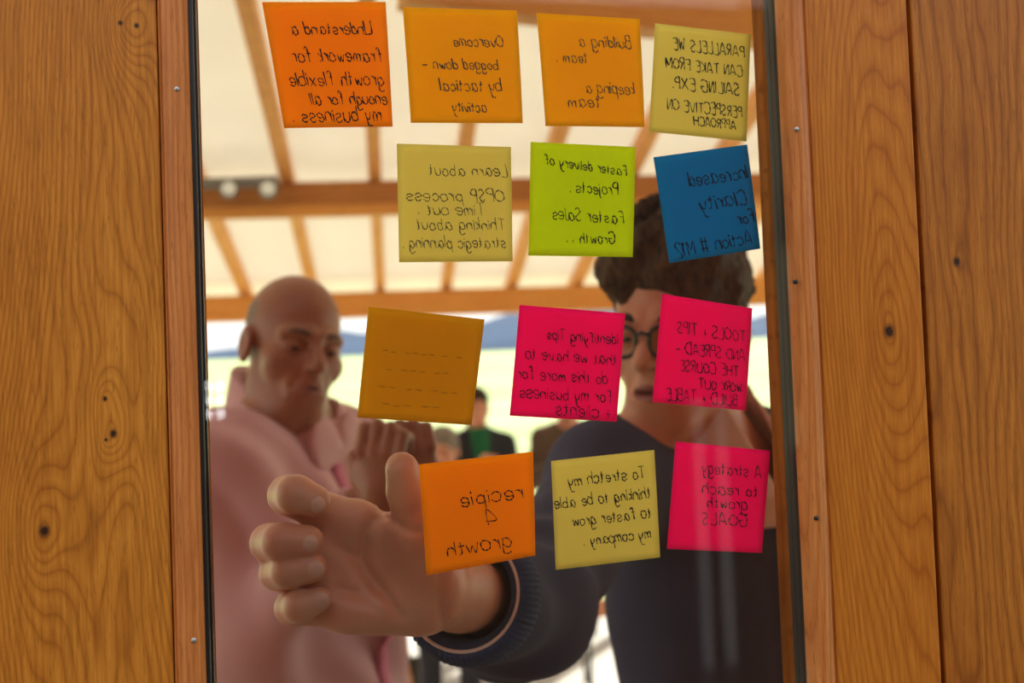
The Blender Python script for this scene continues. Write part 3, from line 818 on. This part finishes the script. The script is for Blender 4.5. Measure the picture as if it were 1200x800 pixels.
def fist(p, c, R, k=1.0):
    """loose generic fist, local x across the knuckles, y away from the wrist, z back of hand"""
    q = ((p - np.asarray(c, np.float32)) @ np.asarray(R, np.float32)) / k
    d = ell(q, (0, -.02, 0), (.040, .045, .016)); fd = None
    for i, x in enumerate((-.030, -.010, .010, .029)):
        L = (.9, 1.05, 1.0, .8)[i]
        a = chain(q, [np.array((x, .012, .004)), np.array((x, .045 * L + .004, -.008)), np.array((x, .040 * L, -.036)), np.array((x, .015, -.036))], [.0105, .0100, .0090, .0080], .004)
        fd = a if fd is None else np.minimum(fd, a)
    d = smin(d, fd, .006)
    d = smin(d, chain(q, [np.array((-.032, -.035, -.006)), np.array((-.048, -.005, -.020)), np.array((-.034, .018, -.034)), np.array((-.014, .024, -.042))], [.016, .0125, .0105, .0090], .005), .008)
    d = smin(d, cone(q, (0, -.045, 0), (0, -.10, 0), .026, .027), .02)
    return d * k
def arm(p, a, b, c, r, g=0.0, k=.04):
    return smin(cone(p, a, b, r[0] + g, r[1] + g), cone(p, b, c, r[1] + g, r[2] + g), k)
A1 = (.056, .046, .027)
HR2 = np.stack([np.array([1., 0, 0]), np.array([0, -.3, -.95]), np.array([0, -.95, .3])], 1)
def body1(p):
    d = smin(torso1(p), H1.sdf(p, open_mouth=.0022, lid=.001), .05)
    d = smin(d, arm(p, SR, EL, WR, A1), .05); d = smin(d, arm(p, SLf, EL2, WR2, A1), .05)
    d = smin(d, hand1(p), .02)
    return smin(d, fist(p, WR2 + np.array([0, -.03, -.09]), HR2), .02)
def face_mat1(c):
    q = (c - H1.c) @ H1.R / H1.k; a = np.abs(q[:, 0])
    m = np.zeros(len(c), int)
    lip = (((a / .023) ** 2 + ((q[:, 2] + .067) / .0105) ** 2) < 1) & (q[:, 1] > .08) & (q[:, 1] < .13) & (q[:, 1] < .13)
    m[lip] = 1
    return m
man = empty('person', (PV[0], PV[1], 0)); tag(man, 'dark haired man in glasses and navy sweater, reaching his hand to the glass', 'person')
lo1 = np.array([-.28, .74, .62]); hi1 = np.array([.62, 2.0, 1.95])
sdf_obj('body', body1, lo1, hi1, .0027, [M['skin'], M['lips']], man, face_mat1)
add_eyes(H1, man, (.05, -.25)); add_brows(H1, man, M['brow'], .0048)
for k, (pt, r) in FG.items():                    # nails of the curled fingers, on their backs towards the glass
    ax = pt[3] - pt[2]; ax /= np.linalg.norm(ax); ou = -fw - ax * np.dot(-fw, ax); ou /= np.linalg.norm(ou); si = np.cross(ax, ou)
    c = pt[3] + ax * .001 + ou * (r[3] * .96 - .0021); vs = []; fs = []; n = 12
    for j in range(n + 1):
        th = math.pi * j / n
        for i in range(2 * n):
            ph = math.pi * i / n
            vs.append(c + ax * .0092 * math.cos(th) + si * .0066 * math.sin(th) * math.cos(ph) + ou * (.0024 * math.sin(th) * math.sin(ph) - .0012 * (math.sin(th) * math.cos(ph)) ** 2))
    for j in range(n):
        for i in range(2 * n): fs.append([j * 2 * n + i, j * 2 * n + (i + 1) % (2 * n), (j + 1) * 2 * n + (i + 1) % (2 * n), (j + 1) * 2 * n + i])
    meshobj('fingernail', vs, fs, M['nailbed'], man, True)
# sweater
ax_f = (WR - EL) / np.linalg.norm(WR - EL)
CUFF = EL + ax_f * (np.linalg.norm(WR - EL) - .012)           # where the sleeve ends
def sleeve_folds(p):
    s = (p - EL.astype(np.float32)) @ ax_f.astype(np.float32)
    return .0060 * np.sin(s * 60 + 3.5 * np.sin(p[:, 2] * 24 + 1) + p[:, 0] * 34) * np.clip(1 - np.abs(s - .04) / .15, 0, 1) + .0035 * bnoise(p, 30, 1.0)
VD = chest_f
def sweater1(p):
    d = torso1(p, .016)
    s = arm(p, SR, EL, CUFF, (.060, .062, .050), 0, .05)
    d = smin(d, s, .05)
    d = smin(d, arm(p, SLf, EL2, WR2, (.064, .058, .042)), .05)
    d = d + sleeve_folds(p)
    # rounded end of the sleeve, hollow opening
    sl = (p - CUFF.astype(np.float32)) @ ax_f.astype(np.float32)
    near = np.linalg.norm(p - CUFF.astype(np.float32), axis=1) < .16
    d = np.where(near, smax(d, sl, .006), d)
    d = smax(d, -cone(p, CUFF - ax_f * .05, CUFF + ax_f * .08, .034, .045), .006)
    s2 = (p - WR2.astype(np.float32)) @ np.array([0, -.5, -.87], np.float32)
    d = np.where(np.linalg.norm(p - WR2.astype(np.float32), axis=1) < .12, smax(d, s2 - .0, .006), d)
    # neckline: a V that follows the neck
    d = smax(d, -cone(p, Nk + np.array([.028, -.01, -.005]), Nk + np.array([.04, -.03, .14]), .098, .13), .012)
    d = smax(d, -cone(p, Nk + VD * .09 + np.array([0, 0, -.03]), Nk + VD * .13 + np.array([0, 0, -.085]), .05, .012), .015)
    return smax(d, (PV[2] - .10) - p[:, 2], .01)
sw = sdf_obj('sweater', sweater1, lo1, hi1, .0036, M['navy'], man)
# ribbed cuff band with fine ribs as geometry
def ring_frame(ax):
    a = np.cross(ax, (0, 0, 1)); a /= np.linalg.norm(a); return a, np.cross(ax, a)
ra_, rb_ = ring_frame(ax_f)
vs, fs = [], []; NR = 288; prof = [(-.034, .0545), (-.030, .0575), (-.016, .0572), (-.004, .0550), (.003, .0515), (.004, .0475), (-.002, .0450), (-.03, .0440)]
for (s, r) in prof:
    for k in range(NR):
        an = 2 * math.pi * k / NR; rr = r + (.0011 * math.sin(an * 72) if r > .05 else 0)
        vs.append(CUFF + ax_f * s + (ra_ * math.cos(an) + rb_ * math.sin(an)) * rr)
for i in range(len(prof) - 1):
    for k in range(NR): fs.append([i * NR + k, i * NR + (k + 1) % NR, (i + 1) * NR + (k + 1) % NR, (i + 1) * NR + k])
meshobj('ribbed_cuff', vs, fs, M['cuff'], sw, True)
# pinkish lining edge of the shirt sleeve inside the cuff
MB().tube([CUFF + ax_f * .003 + (ra_ * math.cos(2 * math.pi * k / 48) + rb_ * math.sin(2 * math.pi * k / 48)) * .0462 for k in range(48)], .0016, 8, True).build('shirt_cuff', M['beigeshirt'], man, True)
# shirt collar: two leaves standing round the neck and folding down
def collar1(p):
    c = Nk + np.array([.022, -.005, 0])
    d = cone(p, c + np.array([.005, .0, -.055]), c + np.array([-.006, -.012, .050]), .122, .074)
    d = smax(d, -cone(p, c + np.array([-.012, .0, -.10]), c + np.array([-.014, -.02, .10]), .070, .066), .008)
    d = smax(d, -cone(p, c + VD * .05 + np.array([0, 0, .10]), c + VD * .15 + np.array([0, 0, -.09]), .050, .012), .01)
    d = smax(d, -((cone(p, c + np.array([.005, .0, -.055]), c + np.array([-.006, -.012, .050]), .106, .067))), .005)
    return smax(d, (Nk[2] - .10) - p[:, 2], .006)
sdf_obj('shirt_collar', collar1, Nk + np.array([-.2, -.2, -.14]), Nk + np.array([.24, .2, .12]), .003, M['beigeshirt'], man)
# hair
def hair1(p):
    q = H1.L(p)
    d = ell(q, (0, -.018, .052), (.088, .103, .090))
    d = smin(d, ell(q, (.036, .045, .080), (.048, .046, .040)), .02)
    d = smin(d, ell(q, (.0, .035, .108), (.066, .058, .040)), .03)
    d = smin(d, ell(q, (.0, -.02, .118), (.068, .075, .038)), .03)
    d = d + .0075 * bnoise(q, 85, 2.0) + .0035 * bnoise(q, 190, 5.0)
    d = smax(d, -ell(q, (0, .125, -.005), (.070, .075, .072)), .010)       # forehead
    m = q.copy(); m[:, 0] = np.abs(m[:, 0])
    d = smax(d, -(q[:, 2] + .012 + np.where(q[:, 1] < -.02, .045, 0) ), .012)
    d = smax(d, -ell(m, (.088, -.006, -.010), (.018, .022, .030)), .006)     # ears stay free
    return d * H1.k
hb = H1.c
hair = sdf_obj('hair', hair1, hb - .16, hb + .19, .0028, M['hair'], man)
# loose wavy locks that break the outline
mb = MB(); rl = np.random.default_rng(5)
for i in range(420):
    th = rl.uniform(0, 2 * math.pi); ph = rl.uniform(.05, 1.0)
    n = np.array([math.sin(ph) * math.cos(th), math.sin(ph) * math.sin(th), math.cos(ph)])
    if n[1] > .75 and n[2] < .5: continue
    b = np.array([0, -.01, .062]) + n * np.array([.076, .092, .090])
    tang = np.cross(n, (n[1], -n[0], .3)); tang /= np.linalg.norm(tang) + 1e-9
    L = rl.uniform(.012, .026); cv = rl.uniform(-1, 1)
    pts = [H1.W(b + n * (.004 + .020 * math.sin(s * 2.2) * rl.uniform(.8, 1.1)) + tang * L * s + np.cross(n, tang) * cv * .008 * math.sin(s * 4)) for s in (0, .25, .5, .75, 1)]
    mb.tube(pts, [.0022, .0026, .0022, .0016, .0005], 5)
mb.build('hair_locks', M['hair'], hair, True)
# trousers and shoes
def legs(PVp, fdir, sdir, name, parent, mat, h=.008, bend=0.0):
    hips = [PVp + sdir * .09 * s + np.array([0, 0, -.06]) for s in (-1, 1)]
    kn = [np.array([q[0], q[1], .50]) + fdir * .03 + sdir * .01 * s for q, s in zip(hips, (-1, 1))]
    an = [np.array([q[0], q[1], .09]) + sdir * .01 * s for q, s in zip(hips, (-1, 1))]
    R = np.stack([sdir, fdir, np.array([0, 0, 1.])], 1)
    def f(p):
        d = ell(p, PVp + np.array([0, 0, -.02]), (.172, .122, .15), R)
        for a, b, c in zip(hips, kn, an):
            d = smin(d, smin(cone(p, a, b, .092, .066), cone(p, b, c, .066, .055), .03), .05)
        d = smax(d, .045 - p[:, 2], .01)
        return smax(d, p[:, 2] - (PVp[2] + .07), .01) + .003 * bnoise(p, 30, 3)
    sdf_obj(name, f, np.array([min(q[0] for q in hips) - .3, min(q[1] for q in hips) - .3, 0.0]), np.array([max(q[0] for q in hips) + .3, max(q[1] for q in hips) + .3, PVp[2] + .15]), h, mat, parent)
    for c in an:
        def fs_(p, c=c):
            d = smin(ell(p, c + fdir * .07 + np.array([0, 0, -.055]), (.045, .125, .045), R), ell(p, c + np.array([0, 0, -.03]), (.045, .06, .06), R), .03)
            return smax(d, .002 - p[:, 2], .006)
        sdf_obj('shoe', fs_, c - np.array([.25, .25, .1]), c + np.array([.25, .25, .1]), .007, M['shoe'], parent)
legs(PV, chest_f, chest_x, 'trousers', man, M['trouser'])
# glasses
gl = empty('glasses', tuple(H1.W((0, .1, 0)))); tag(gl, 'black framed glasses worn by the man in the navy sweater', 'glasses')
M['frame'] = plain('black_acetate', (.012, .011, .011), .25, .5)
M['lens'] = glass_mat('lens_glass', 1.25)
mb = MB()
for sx in (-1, 1):
    ring = []
    for k in range(40):
        an = 2 * math.pi * k / 40; cx, cz = math.cos(an), math.sin(an)
        ring.append((sx * (.034 + .0255 * np.sign(cx) * abs(cx) ** .7), .111 - .25 * (.034 + .0255 * cx) ** 2 / .06 * .4, -.004 + .019 * np.sign(cz) * abs(cz) ** .7))
    mb.tube([H1.W(q) for q in ring], .0027, 8, True)
    lens = [H1.W(q) for q in ring]; cc = np.mean(lens, 0)
    meshobj('lens', [cc] + lens + [cc + H1.R[:, 1] * .001] + [q + H1.R[:, 1] * .001 for q in lens],
            [[0, 1 + k, 1 + (k + 1) % 40] for k in range(40)] + [[41, 42 + (k + 1) % 40, 42 + k] for k in range(40)], M['lens'], gl)
mb.tube([H1.W(q) for q in ((-.0085, .111, .004), (0, .1135, .007), (.0085, .111, .004))], .0024, 8)
mb.build('rim', M['frame'], gl, True)
for sx in (-1, 1):
    MB().tube([H1.W(q) for q in ((sx * .0595, .107, .006), (sx * .072, .09, .008), (sx * .083, .03, .012), (sx * .086, -.008, .014), (sx * .083, -.028, -.004))], .0019, 8).build('temple_arm', M['frame'], gl, True)

# ------------------------------------------------------------------ the bald man in the pink shirt
fb = np.array([math.sin(math.radians(34)), -math.cos(math.radians(34)), -.06])
H2 = Head(P(343, 408, 1.93), fb, (.19, 0, 1), .945)
N2 = P(334, 492, 1.975)
CH2 = math.radians(68)
sdir2 = np.array([math.cos(CH2), math.sin(CH2), 0]); fdir2 = np.array([math.sin(CH2), -math.cos(CH2), 0])
CR2 = np.stack([sdir2, fdir2, np.array([0, 0, 1.])], 1)
S2L = N2 - sdir2 * .185 + np.array([0, 0, -.075]); S2R = N2 + sdir2 * .185 + np.array([0, 0, -.075])
E2L = P(300, 745, 1.80); W2L = P(424, 590, 1.66)
E2R = P(425, 735, 1.98); W2R = P(492, 590, 1.72)
PV2 = N2 + np.array([.0, .04, -.56])
def torso2(p, g=0.0):
    d = ell(p, N2 + np.array([0, .015, -.20]), np.array([.175, .108, .21]) + g, CR2)
    d = smin(d, ell(p, N2 + fdir2 * .035 + np.array([0, .02, -.42]), np.array([.165, .125, .19]) + g, CR2), .08)
    d = smin(d, ell(p, PV2, np.array([.17, .125, .15]) + g, CR2), .08)
    for S in (S2L, S2R): d = smin(d, cone(p, N2 + np.array([0, .01, -.01]), S + np.array([0, 0, .01]), .056 + g, .054 + g), .06)
    return d
FA = np.stack([np.array([.80, .55, .1]), np.array([.12, -.35, .93]), np.array([-.55, .75, .3])], 1); FA, _ = np.linalg.qr(FA)
def mkR(y, z):
    y = np.asarray(y, float); y /= np.linalg.norm(y); z = np.asarray(z, float); z = z - y * np.dot(y, z); z /= np.linalg.norm(z)
    return np.stack([np.cross(y, z), y, z], 1)
F2L = mkR((.10, -.15, 1.0), (-.25, -1.0, 0)); F2R = mkR((-.12, -.1, 1.0), (.3, -1.0, 0))
fist_c1, fist_c2 = P(446, 540, 1.61), P(484, 536, 1.66)
def body2(p):
    d = smin(torso2(p), H2.sdf(p, jaw=.93, lid=.0022), .05)
    d = smin(d, arm(p, S2L, E2L, W2L, A1), .05); d = smin(d, arm(p, S2R, E2R, W2R, A1), .05)
    d = smin(d, fist(p, fist_c1, F2L, .92), .015)
    return smin(d, fist(p, fist_c2, F2R, .92), .006)
def face_mat2(c):
    q = (c - H2.c) @ H2.R / H2.k; a = np.abs(q[:, 0]); m = np.zeros(len(c), int)
    m[(q[:, 1] < .0) & (q[:, 2] < .075 - .25 * (q[:, 1] + .03)) & (q[:, 2] > -.055 + (q[:, 1] > -.04) * .03) & (a < .0795)] = 2
    m[(((a / .023) ** 2 + ((q[:, 2] + .067) / .0095) ** 2) < 1) & (q[:, 1] > .08) & (q[:, 1] < .13)] = 1
    return m
man2 = empty('person', (PV2[0], PV2[1], 0)); tag(man2, 'bald man in a pink shirt looking down, left side of the glass', 'person')
lo2 = np.array([-.75, 1.45, .62]); hi2 = np.array([.15, 2.45, 1.85])
sdf_obj('body', body2, lo2, hi2, .0034, [M['skin_b'], M['lips_b'], M['stubble']], man2, face_mat2)
add_eyes(H2, man2, (.0, -.45)); add_brows(H2, man2, M['brow_g'], .0045)
def shirt2(p):
    d = torso2(p, .014)
    d = smin(d, arm(p, S2L, E2L, W2L, (.066, .058, .041)), .08); d = smin(d, arm(p, S2R, E2R, W2R, (.066, .058, .041)), .05)
    for W, E in ((W2L, E2L), (W2R, E2R)):
        ax = (W - E) / np.linalg.norm(W - E)
        d = np.where(np.linalg.norm(p - W.astype(np.float32), axis=1) < .11, smax(d, (p - W.astype(np.float32)) @ ax.astype(np.float32), .006), d)
    q = (p - N2.astype(np.float32)) @ CR2.astype(np.float32)
    d = d + .0065 * np.sin(q[:, 0] * 55 + q[:, 2] * 34 + 2.0 * np.sin(q[:, 2] * 13)) * np.clip(.9 + q[:, 2] * 0, 0, 1) + .0035 * bnoise(p, 26, 4)
    d = smax(d, -cone(p, N2 + np.array([0, 0, .0]), N2 + np.array([0, -.02, .14]), .080, .11), .01)
    return smax(d, (PV2[2] - .16) - p[:, 2], .01)
sh = sdf_obj('shirt', shirt2, lo2, hi2, .0042, M['pinkshirt'], man2)
def collar2(p):
    c = N2
    d = cone(p, c + np.array([0, .0, -.03]), c - fdir2 * .004 + np.array([0, 0, .12]), .108, .076)
    qq = p - c.astype(np.float32)
    d = smax(d, (qq[:, 2] - .045 + .62 * (qq @ fdir2.astype(np.float32))) * .85, .006)
    for s in (-1, 1):
        d = smin(d, ell(p, c + fdir2 * .096 + sdir2 * .044 * s + np.array([0, 0, -.035]), (.034, .010, .046), CR2), .014)
    d = smax(d, -cone(p, c + np.array([0, .0, -.06]), c + fdir2 * .0 + np.array([0, 0, .16]), .068, .066), .006)
    d = smax(d, -cone(p, c + fdir2 * .06 + np.array([0, 0, .08]), c + fdir2 * .115 + np.array([0, 0, -.045]), .026, .004), .008)
    return d
sdf_obj('collar', collar2, N2 + np.array([-.2, -.2, -.12]), N2 + np.array([.2, .2, .12]), .0034, M['pinkshirt'], sh)
pl = []
for i in range(14):
    z = -.05 - i * .035
    lo_, hi_ = 0.0, .35
    for _ in range(24):
        mid = (lo_ + hi_) / 2
        if shirt2((N2 + fdir2 * mid + np.array([0, 0, z]))[None].astype(np.float32))[0] < 0: lo_ = mid
        else: hi_ = mid
    pl.append(N2 + fdir2 * (lo_ + .001) + np.array([0, 0, z]))
mb = MB()
vs = []; fs = []
for q in pl: vs += [q - sdir2 * .016, q + sdir2 * .016, q + sdir2 * .016 + fdir2 * .004, q - sdir2 * .016 + fdir2 * .004]
for i in range(len(pl) - 1):
    a = 4 * i
    for k in range(4): fs.append([a + k, a + (k + 1) % 4, a + 4 + (k + 1) % 4, a + 4 + k])
meshobj('button_placket', vs, fs, M['pinkshirt_in'], sh, True)
legs(PV2, fdir2, sdir2, 'trousers', man2, M['trouser'])

# ------------------------------------------------------------------ people far behind, outside under the light
def far_person(px, py, d, jacket, hairm, label, face=0.0, skinm=None, hands=True, inner=None, seat=0.0, scale=1.0):
    c = P(px, py, d); up = np.array([0, 0, 1.])
    f = np.array([math.sin(face), -math.cos(face), 0]); s = np.array([math.cos(face), math.sin(face), 0]); R = np.stack([s, f, up], 1)
    root = empty('person', (c[0], c[1], 0)); tag(root, label, 'person', 'people in the background')
    H = Head(c, f + np.array([0, 0, -.1]), (0, 0, 1), .95 * scale)
    N = c + np.array([0, .03, -.17]) * scale
    SL, SR_ = N - s * .17 + up * -.06, N + s * .17 + up * -.06
    E1, E2 = SL - s * .06 + f * .05 - up * .26, SR_ + s * .06 + f * .05 - up * .26
    W1, W2 = N + f * .27 - s * .045 - up * .19, N + f * .27 + s * .045 - up * .20
    Pv = N - up * .52
    if Pv[2] < .75: pass
    def tor(p, g):
        d_ = ell(p, N - up * .2, np.array([.16, .105, .2]) + g, R); d_ = smin(d_, ell(p, N - up * .42, np.array([.15, .11, .2]) + g, R), .08)
        for S in (SL, SR_): d_ = smin(d_, cone(p, N, S, .05 + g, .05 + g), .05)
        return d_
    R1 = mkR(f + up * .5 + s * .2, -s); R2 = mkR(f + up * .5 - s * .2, s)
    def body(p):
        d_ = smin(tor(p, 0), H.sdf(p), .05)
        for S, E, W in ((SL, E1, W1), (SR_, E2, W2)): d_ = smin(d_, arm(p, S, E, W, (.05, .042, .027)), .04)
        d_ = smin(d_, fist(p, W1 + f * .06 + up * .04, R1), .02); return smin(d_, fist(p, W2 + f * .06 + up * .04, R2), .02)
    lo = N - np.array([.45, .5, .66]); hi = N + np.array([.45, .5, .38])
    sdf_obj('body', body, lo, hi, .0085, skinm or M['skin'], root)
    def jk(p):
        d_ = tor(p, .018)
        for S, E, W in ((SL, E1, W1), (SR_, E2, W2)): d_ = smin(d_, arm(p, S, E, W, (.064, .056, .042)), .04)
        d_ = smax(d_, -cone(p, N + f * .02, N + f * .02 + up * .15, .062, .09), .02)
        if inner is not None: d_ = smax(d_, -cone(p, N + f * .14 + up * .02, N + f * .16 - up * .3, .055, .012), .01)
        return smax(d_, (Pv[2] - .12) - p[:, 2], .01) + .004 * bnoise(p, 22, px)
    sdf_obj('jacket', jk, lo, hi, .010, jacket, root)
    if inner is not None:
        sdf_obj('scarf', lambda p: smax(smin(cone(p, N + f * .09 + up * .0, N + f * .122 - up * .3, .055, .04), cone(p, N - up * .02, N + up * .05, .085, .07), .04), -cone(p, N - up * .1, N + up * .12, .06, .058), .01), lo, hi, .009, inner, root)
    if hairm is not None:
        def hr(p):
            q = H.L(p); d_ = ell(q, (0, -.018, .05), (.086, .106, .094)) + .004 * bnoise(q, 60, px)
            d_ = smax(d_, -ell(q, (0, .12, -.02), (.075, .085, .085)), .012)
            return smax(d_, -(q[:, 2] + .04), .01) * H.k
        sdf_obj('hair', hr, c - .17, c + .17, .008, hairm, root)
    add_brows(H, root, M['brow'])
    legs(Pv, f, s, 'trousers', root, M['trouser'], .014)
M['blackwool'] = knit('black_wool', (.018, .018, .022), (.03, .03, .035)); M['brownwool'] = knit('brown_wool', (.10, .06, .04), (.16, .10, .065))
M['greenscarf'] = knit('green_scarf', (.008, .09, .035), (.015, .14, .05)); M['greyhair'] = hair_mat('grey_hair', (.12, .09, .07), (.30, .24, .19))
M['darkhair'] = hair_mat('dark_hair', (.01, .007, .005), (.05, .03, .02)); M['greywool'] = knit('grey_wool', (.25, .24, .26), (.36, .34, .36))
far_person(558, 478, 7.4, M['blackwool'], M['darkhair'], 'distant person in a black jacket with a green scarf, between the gold and pink notes', .25, inner=M['greenscarf'])
far_person(664, 470, 7.6, M['brownwool'], M['darkhair'], 'distant person in a brown jacket clapping, below the middle pink note', -.1)
far_person(519, 530, 6.0, M['greywool'], M['greyhair'], 'grey haired person in the distance just above the "recipie" note', -.15, scale=.98)
far_person(429, 506, 6.6, M['pinkshirt'], M['darkhair'], 'distant person in pink behind the bald man\'s clasped hands', .3)

# ------------------------------------------------------------------ chairs and tables behind the men
M['orangewood'] = plain('orange_plywood', srgb(200, 124, 60), .45, .4, nscale=20, namt=.15); M['blackmetal'] = plain('black_metal', (.015, .014, .013), .35, .5)
M['cloth'] = plain('white_tablecloth', (.85, .84, .80), .85, .1, namt=.03); M['stripe'] = plain('blue_canvas', (.12, .25, .5), .8)
def chair(loc, rz, label):
    root = empty('cafe_chair', loc); tag(root, label, 'chair', 'wooden cafe chairs')
    def tf(q): c, s = math.cos(rz), math.sin(rz); return np.array([loc[0] + q[0] * c - q[1] * s, loc[1] + q[0] * s + q[1] * c, loc[2] + q[2]])
    def slab(name, fn, nu, nv, th, nrm):
        vs, fs = [], []
        for off in (0, 1):
            for j in range(nv + 1):
                for i in range(nu + 1):
                    q = np.array(fn(i / nu * 2 - 1, j / nv)); vs.append(tf(q + np.array(nrm) * th * off))
        n = (nu + 1) * (nv + 1); ix = lambda o, i, j: o * n + j * (nu + 1) + i
        for j in range(nv):
            for i in range(nu):
                fs.append([ix(0, i, j), ix(0, i + 1, j), ix(0, i + 1, j + 1), ix(0, i, j + 1)][::-1]); fs.append([ix(1, i, j), ix(1, i + 1, j), ix(1, i + 1, j + 1), ix(1, i, j + 1)])
        for i in range(nu):
            fs.append([ix(0, i, 0), ix(0, i + 1, 0), ix(1, i + 1, 0), ix(1, i, 0)]); fs.append([ix(0, i + 1, nv), ix(0, i, nv), ix(1, i, nv), ix(1, i + 1, nv)])
        for j in range(nv):
            fs.append([ix(0, 0, j + 1), ix(0, 0, j), ix(1, 0, j), ix(1, 0, j + 1)]); fs.append([ix(0, nu, j), ix(0, nu, j + 1), ix(1, nu, j + 1), ix(1, nu, j)])
        return meshobj(name, vs, fs, M['orangewood'], root, True)
    slab('seat', lambda a, b: (a * .21 * (1 - .12 * b), -.2 + .42 * b, .45 - .012 * (1 - a * a) * (1 - (2 * b - 1) ** 2)), 12, 10, .014, (0, 0, 1))
    slab('backrest', lambda a, b: (a * (.20 - .03 * b * b), .23 + .05 * b - .04 * a * a * -1, .56 + .34 * b), 12, 8, .012, (0, -1, 0))
    for sx in (-1, 1):
        MB().tube([tf(q) for q in ((sx * .18, -.18, .445), (sx * .20, -.21, .2), (sx * .22, -.24, .0))], .011, 8).build('leg', M['blackmetal'], root, True)
        MB().tube([tf(q) for q in ((sx * .19, .27, .84), (sx * .19, .24, .55), (sx * .18, .21, .44), (sx * .20, .26, .2), (sx * .22, .31, .0))], .011, 8).build('leg', M['blackmetal'], root, True)
    MB().tube([tf((.19 * math.cos(a), .30 + .02 * math.sin(a), .78 + .20 * math.sin(a))) for a in np.linspace(0, math.pi, 14)], .009, 8).build('back_hoop', M['blackmetal'], root, True)
    return root
q = P(455, 790, 2.9); chair((q[0], q[1], 0), .5, 'orange wooden cafe chair behind the navy sleeve, right of the pink shirt')
q = P(684, 790, 5.9); chair((q[0], q[1], 0), -.7, 'cafe chair far behind the navy elbow, its black legs against the bright floor')

# two spot lamps on a bar under the roof beam, top left
M['lampgrey'] = plain('grey_lamp_metal', (.20, .19, .18), .4, .5, metallic=.3)
t = NT('lamp_face'); e = t.n('Emission'); e.inputs[0].default_value = (1, .82, .55, 1); e.inputs[1].default_value = .45; t.l(e.outputs[0], t.out.inputs[0]); M['lampface'] = t.m
q0 = P(232, 214, 5.9); q1 = P(326, 214, 5.9); q0[2] = q1[2] = (q0[2] + q1[2]) / 2
lb = empty('spot_lamp_bar', tuple((q0 + q1) / 2)); tag(lb, 'grey bar with two small round lamps under the roof beam, upper left', 'lamp')
MB().bar(q0, q1, .06, .05).build('bar', M['lampgrey'], lb, bevel=.01)
for px in (268, 314):
    c = P(px, 221, 5.86); 
    ax = (CAM - c); ax[2] = 0; ax /= np.linalg.norm(ax)
    lamp = MB().tube([c - ax * .06, c - ax * .05, c, c + ax * .012], [.03, .044, .046, .043], 20).build('lamp_head', M['lampgrey'], lb, True)
    MB().tube([c + ax * .0122, c + ax * .014], [.034, .032], 20).build('lamp_lens', M['lampface'], lamp, True)

# ------------------------------------------------------------------ behind the camera: unseen props added for the glass to mirror
M['darktimber'] = wood('dark_prop_timber', (.05, .03, .016), (.035, .02, .011), (.018, .010, .006), seed=3.3, freq=20, warp=.05, rough=.7)
bw = dbox('sky_blocker_wall', (-4.2, 5.2), (-4.9, -4.75), (-.0, 3.42), M['darktimber'], None); tag(bw, kind='structure')  # added out of view to keep bright sky out of the reflections

def mirror(x, y, n):
    """(u, z) on the plane n behind the camera that the glass mirrors at a picture point"""
    r = ray(x, y); h = on_door(x, y); m = r - 2 * np.dot(r, DN) * DN
    q = h + m * ((n - np.dot(h - DO, DN)) / np.dot(m, DN)) - DO
    return float(np.dot(q, DU)), float(q[2])
t = NT('bright_pane'); e = t.n('Emission'); e.inputs[0].default_value = (.93, .97, 1, 1); e.inputs[1].default_value = 11.0; t.l(e.outputs[0], t.out.inputs[0]); M['brightpane'] = t.m
M['whitepaint'] = plain('white_paint', (.34, .35, .37), .5, .4)
w2 = empty('spot_glow_window', tuple(DO)); tag(w2, kind='structure')  # added unseen glowing panes, only to put white spots in the glass
(ua, za), (ub, zb) = mirror(236, 446, -4.74), mirror(266, 492, -4.74)
ua, ub = min(ua, ub), max(ua, ub); za, zb = min(za, zb), max(za, zb)
fr = .026
for i in range(3):
    c = ua + (ub - ua) * i / 2
    dbox('window_frame', (c - fr / 2, c + fr / 2), (-4.75, -4.715), (za - fr, zb + fr), M['darktimber'], w2)
for j in range(4):
    c = za + (zb - za) * j / 3
    dbox('window_frame', (ua, ub), (-4.75, -4.716), (c - fr / 2, c + fr / 2), M['darktimber'], w2)
dbox('pane', (ua, ub), (-4.748, -4.735), (za, zb), M['brightpane'], w2)
for x in (812, 838):  # pale posts added out of view to mirror as vertical streaks
    (uu, zt) = mirror(x, 468, -2.6)
    p_ = dbox('streak_post_1' if x == 812 else 'streak_post_2', (uu - .012, uu + .012), (-2.62, -2.596), (-.004, zt), M['whitepaint'], None, bevel=.004); tag(p_, kind='structure')
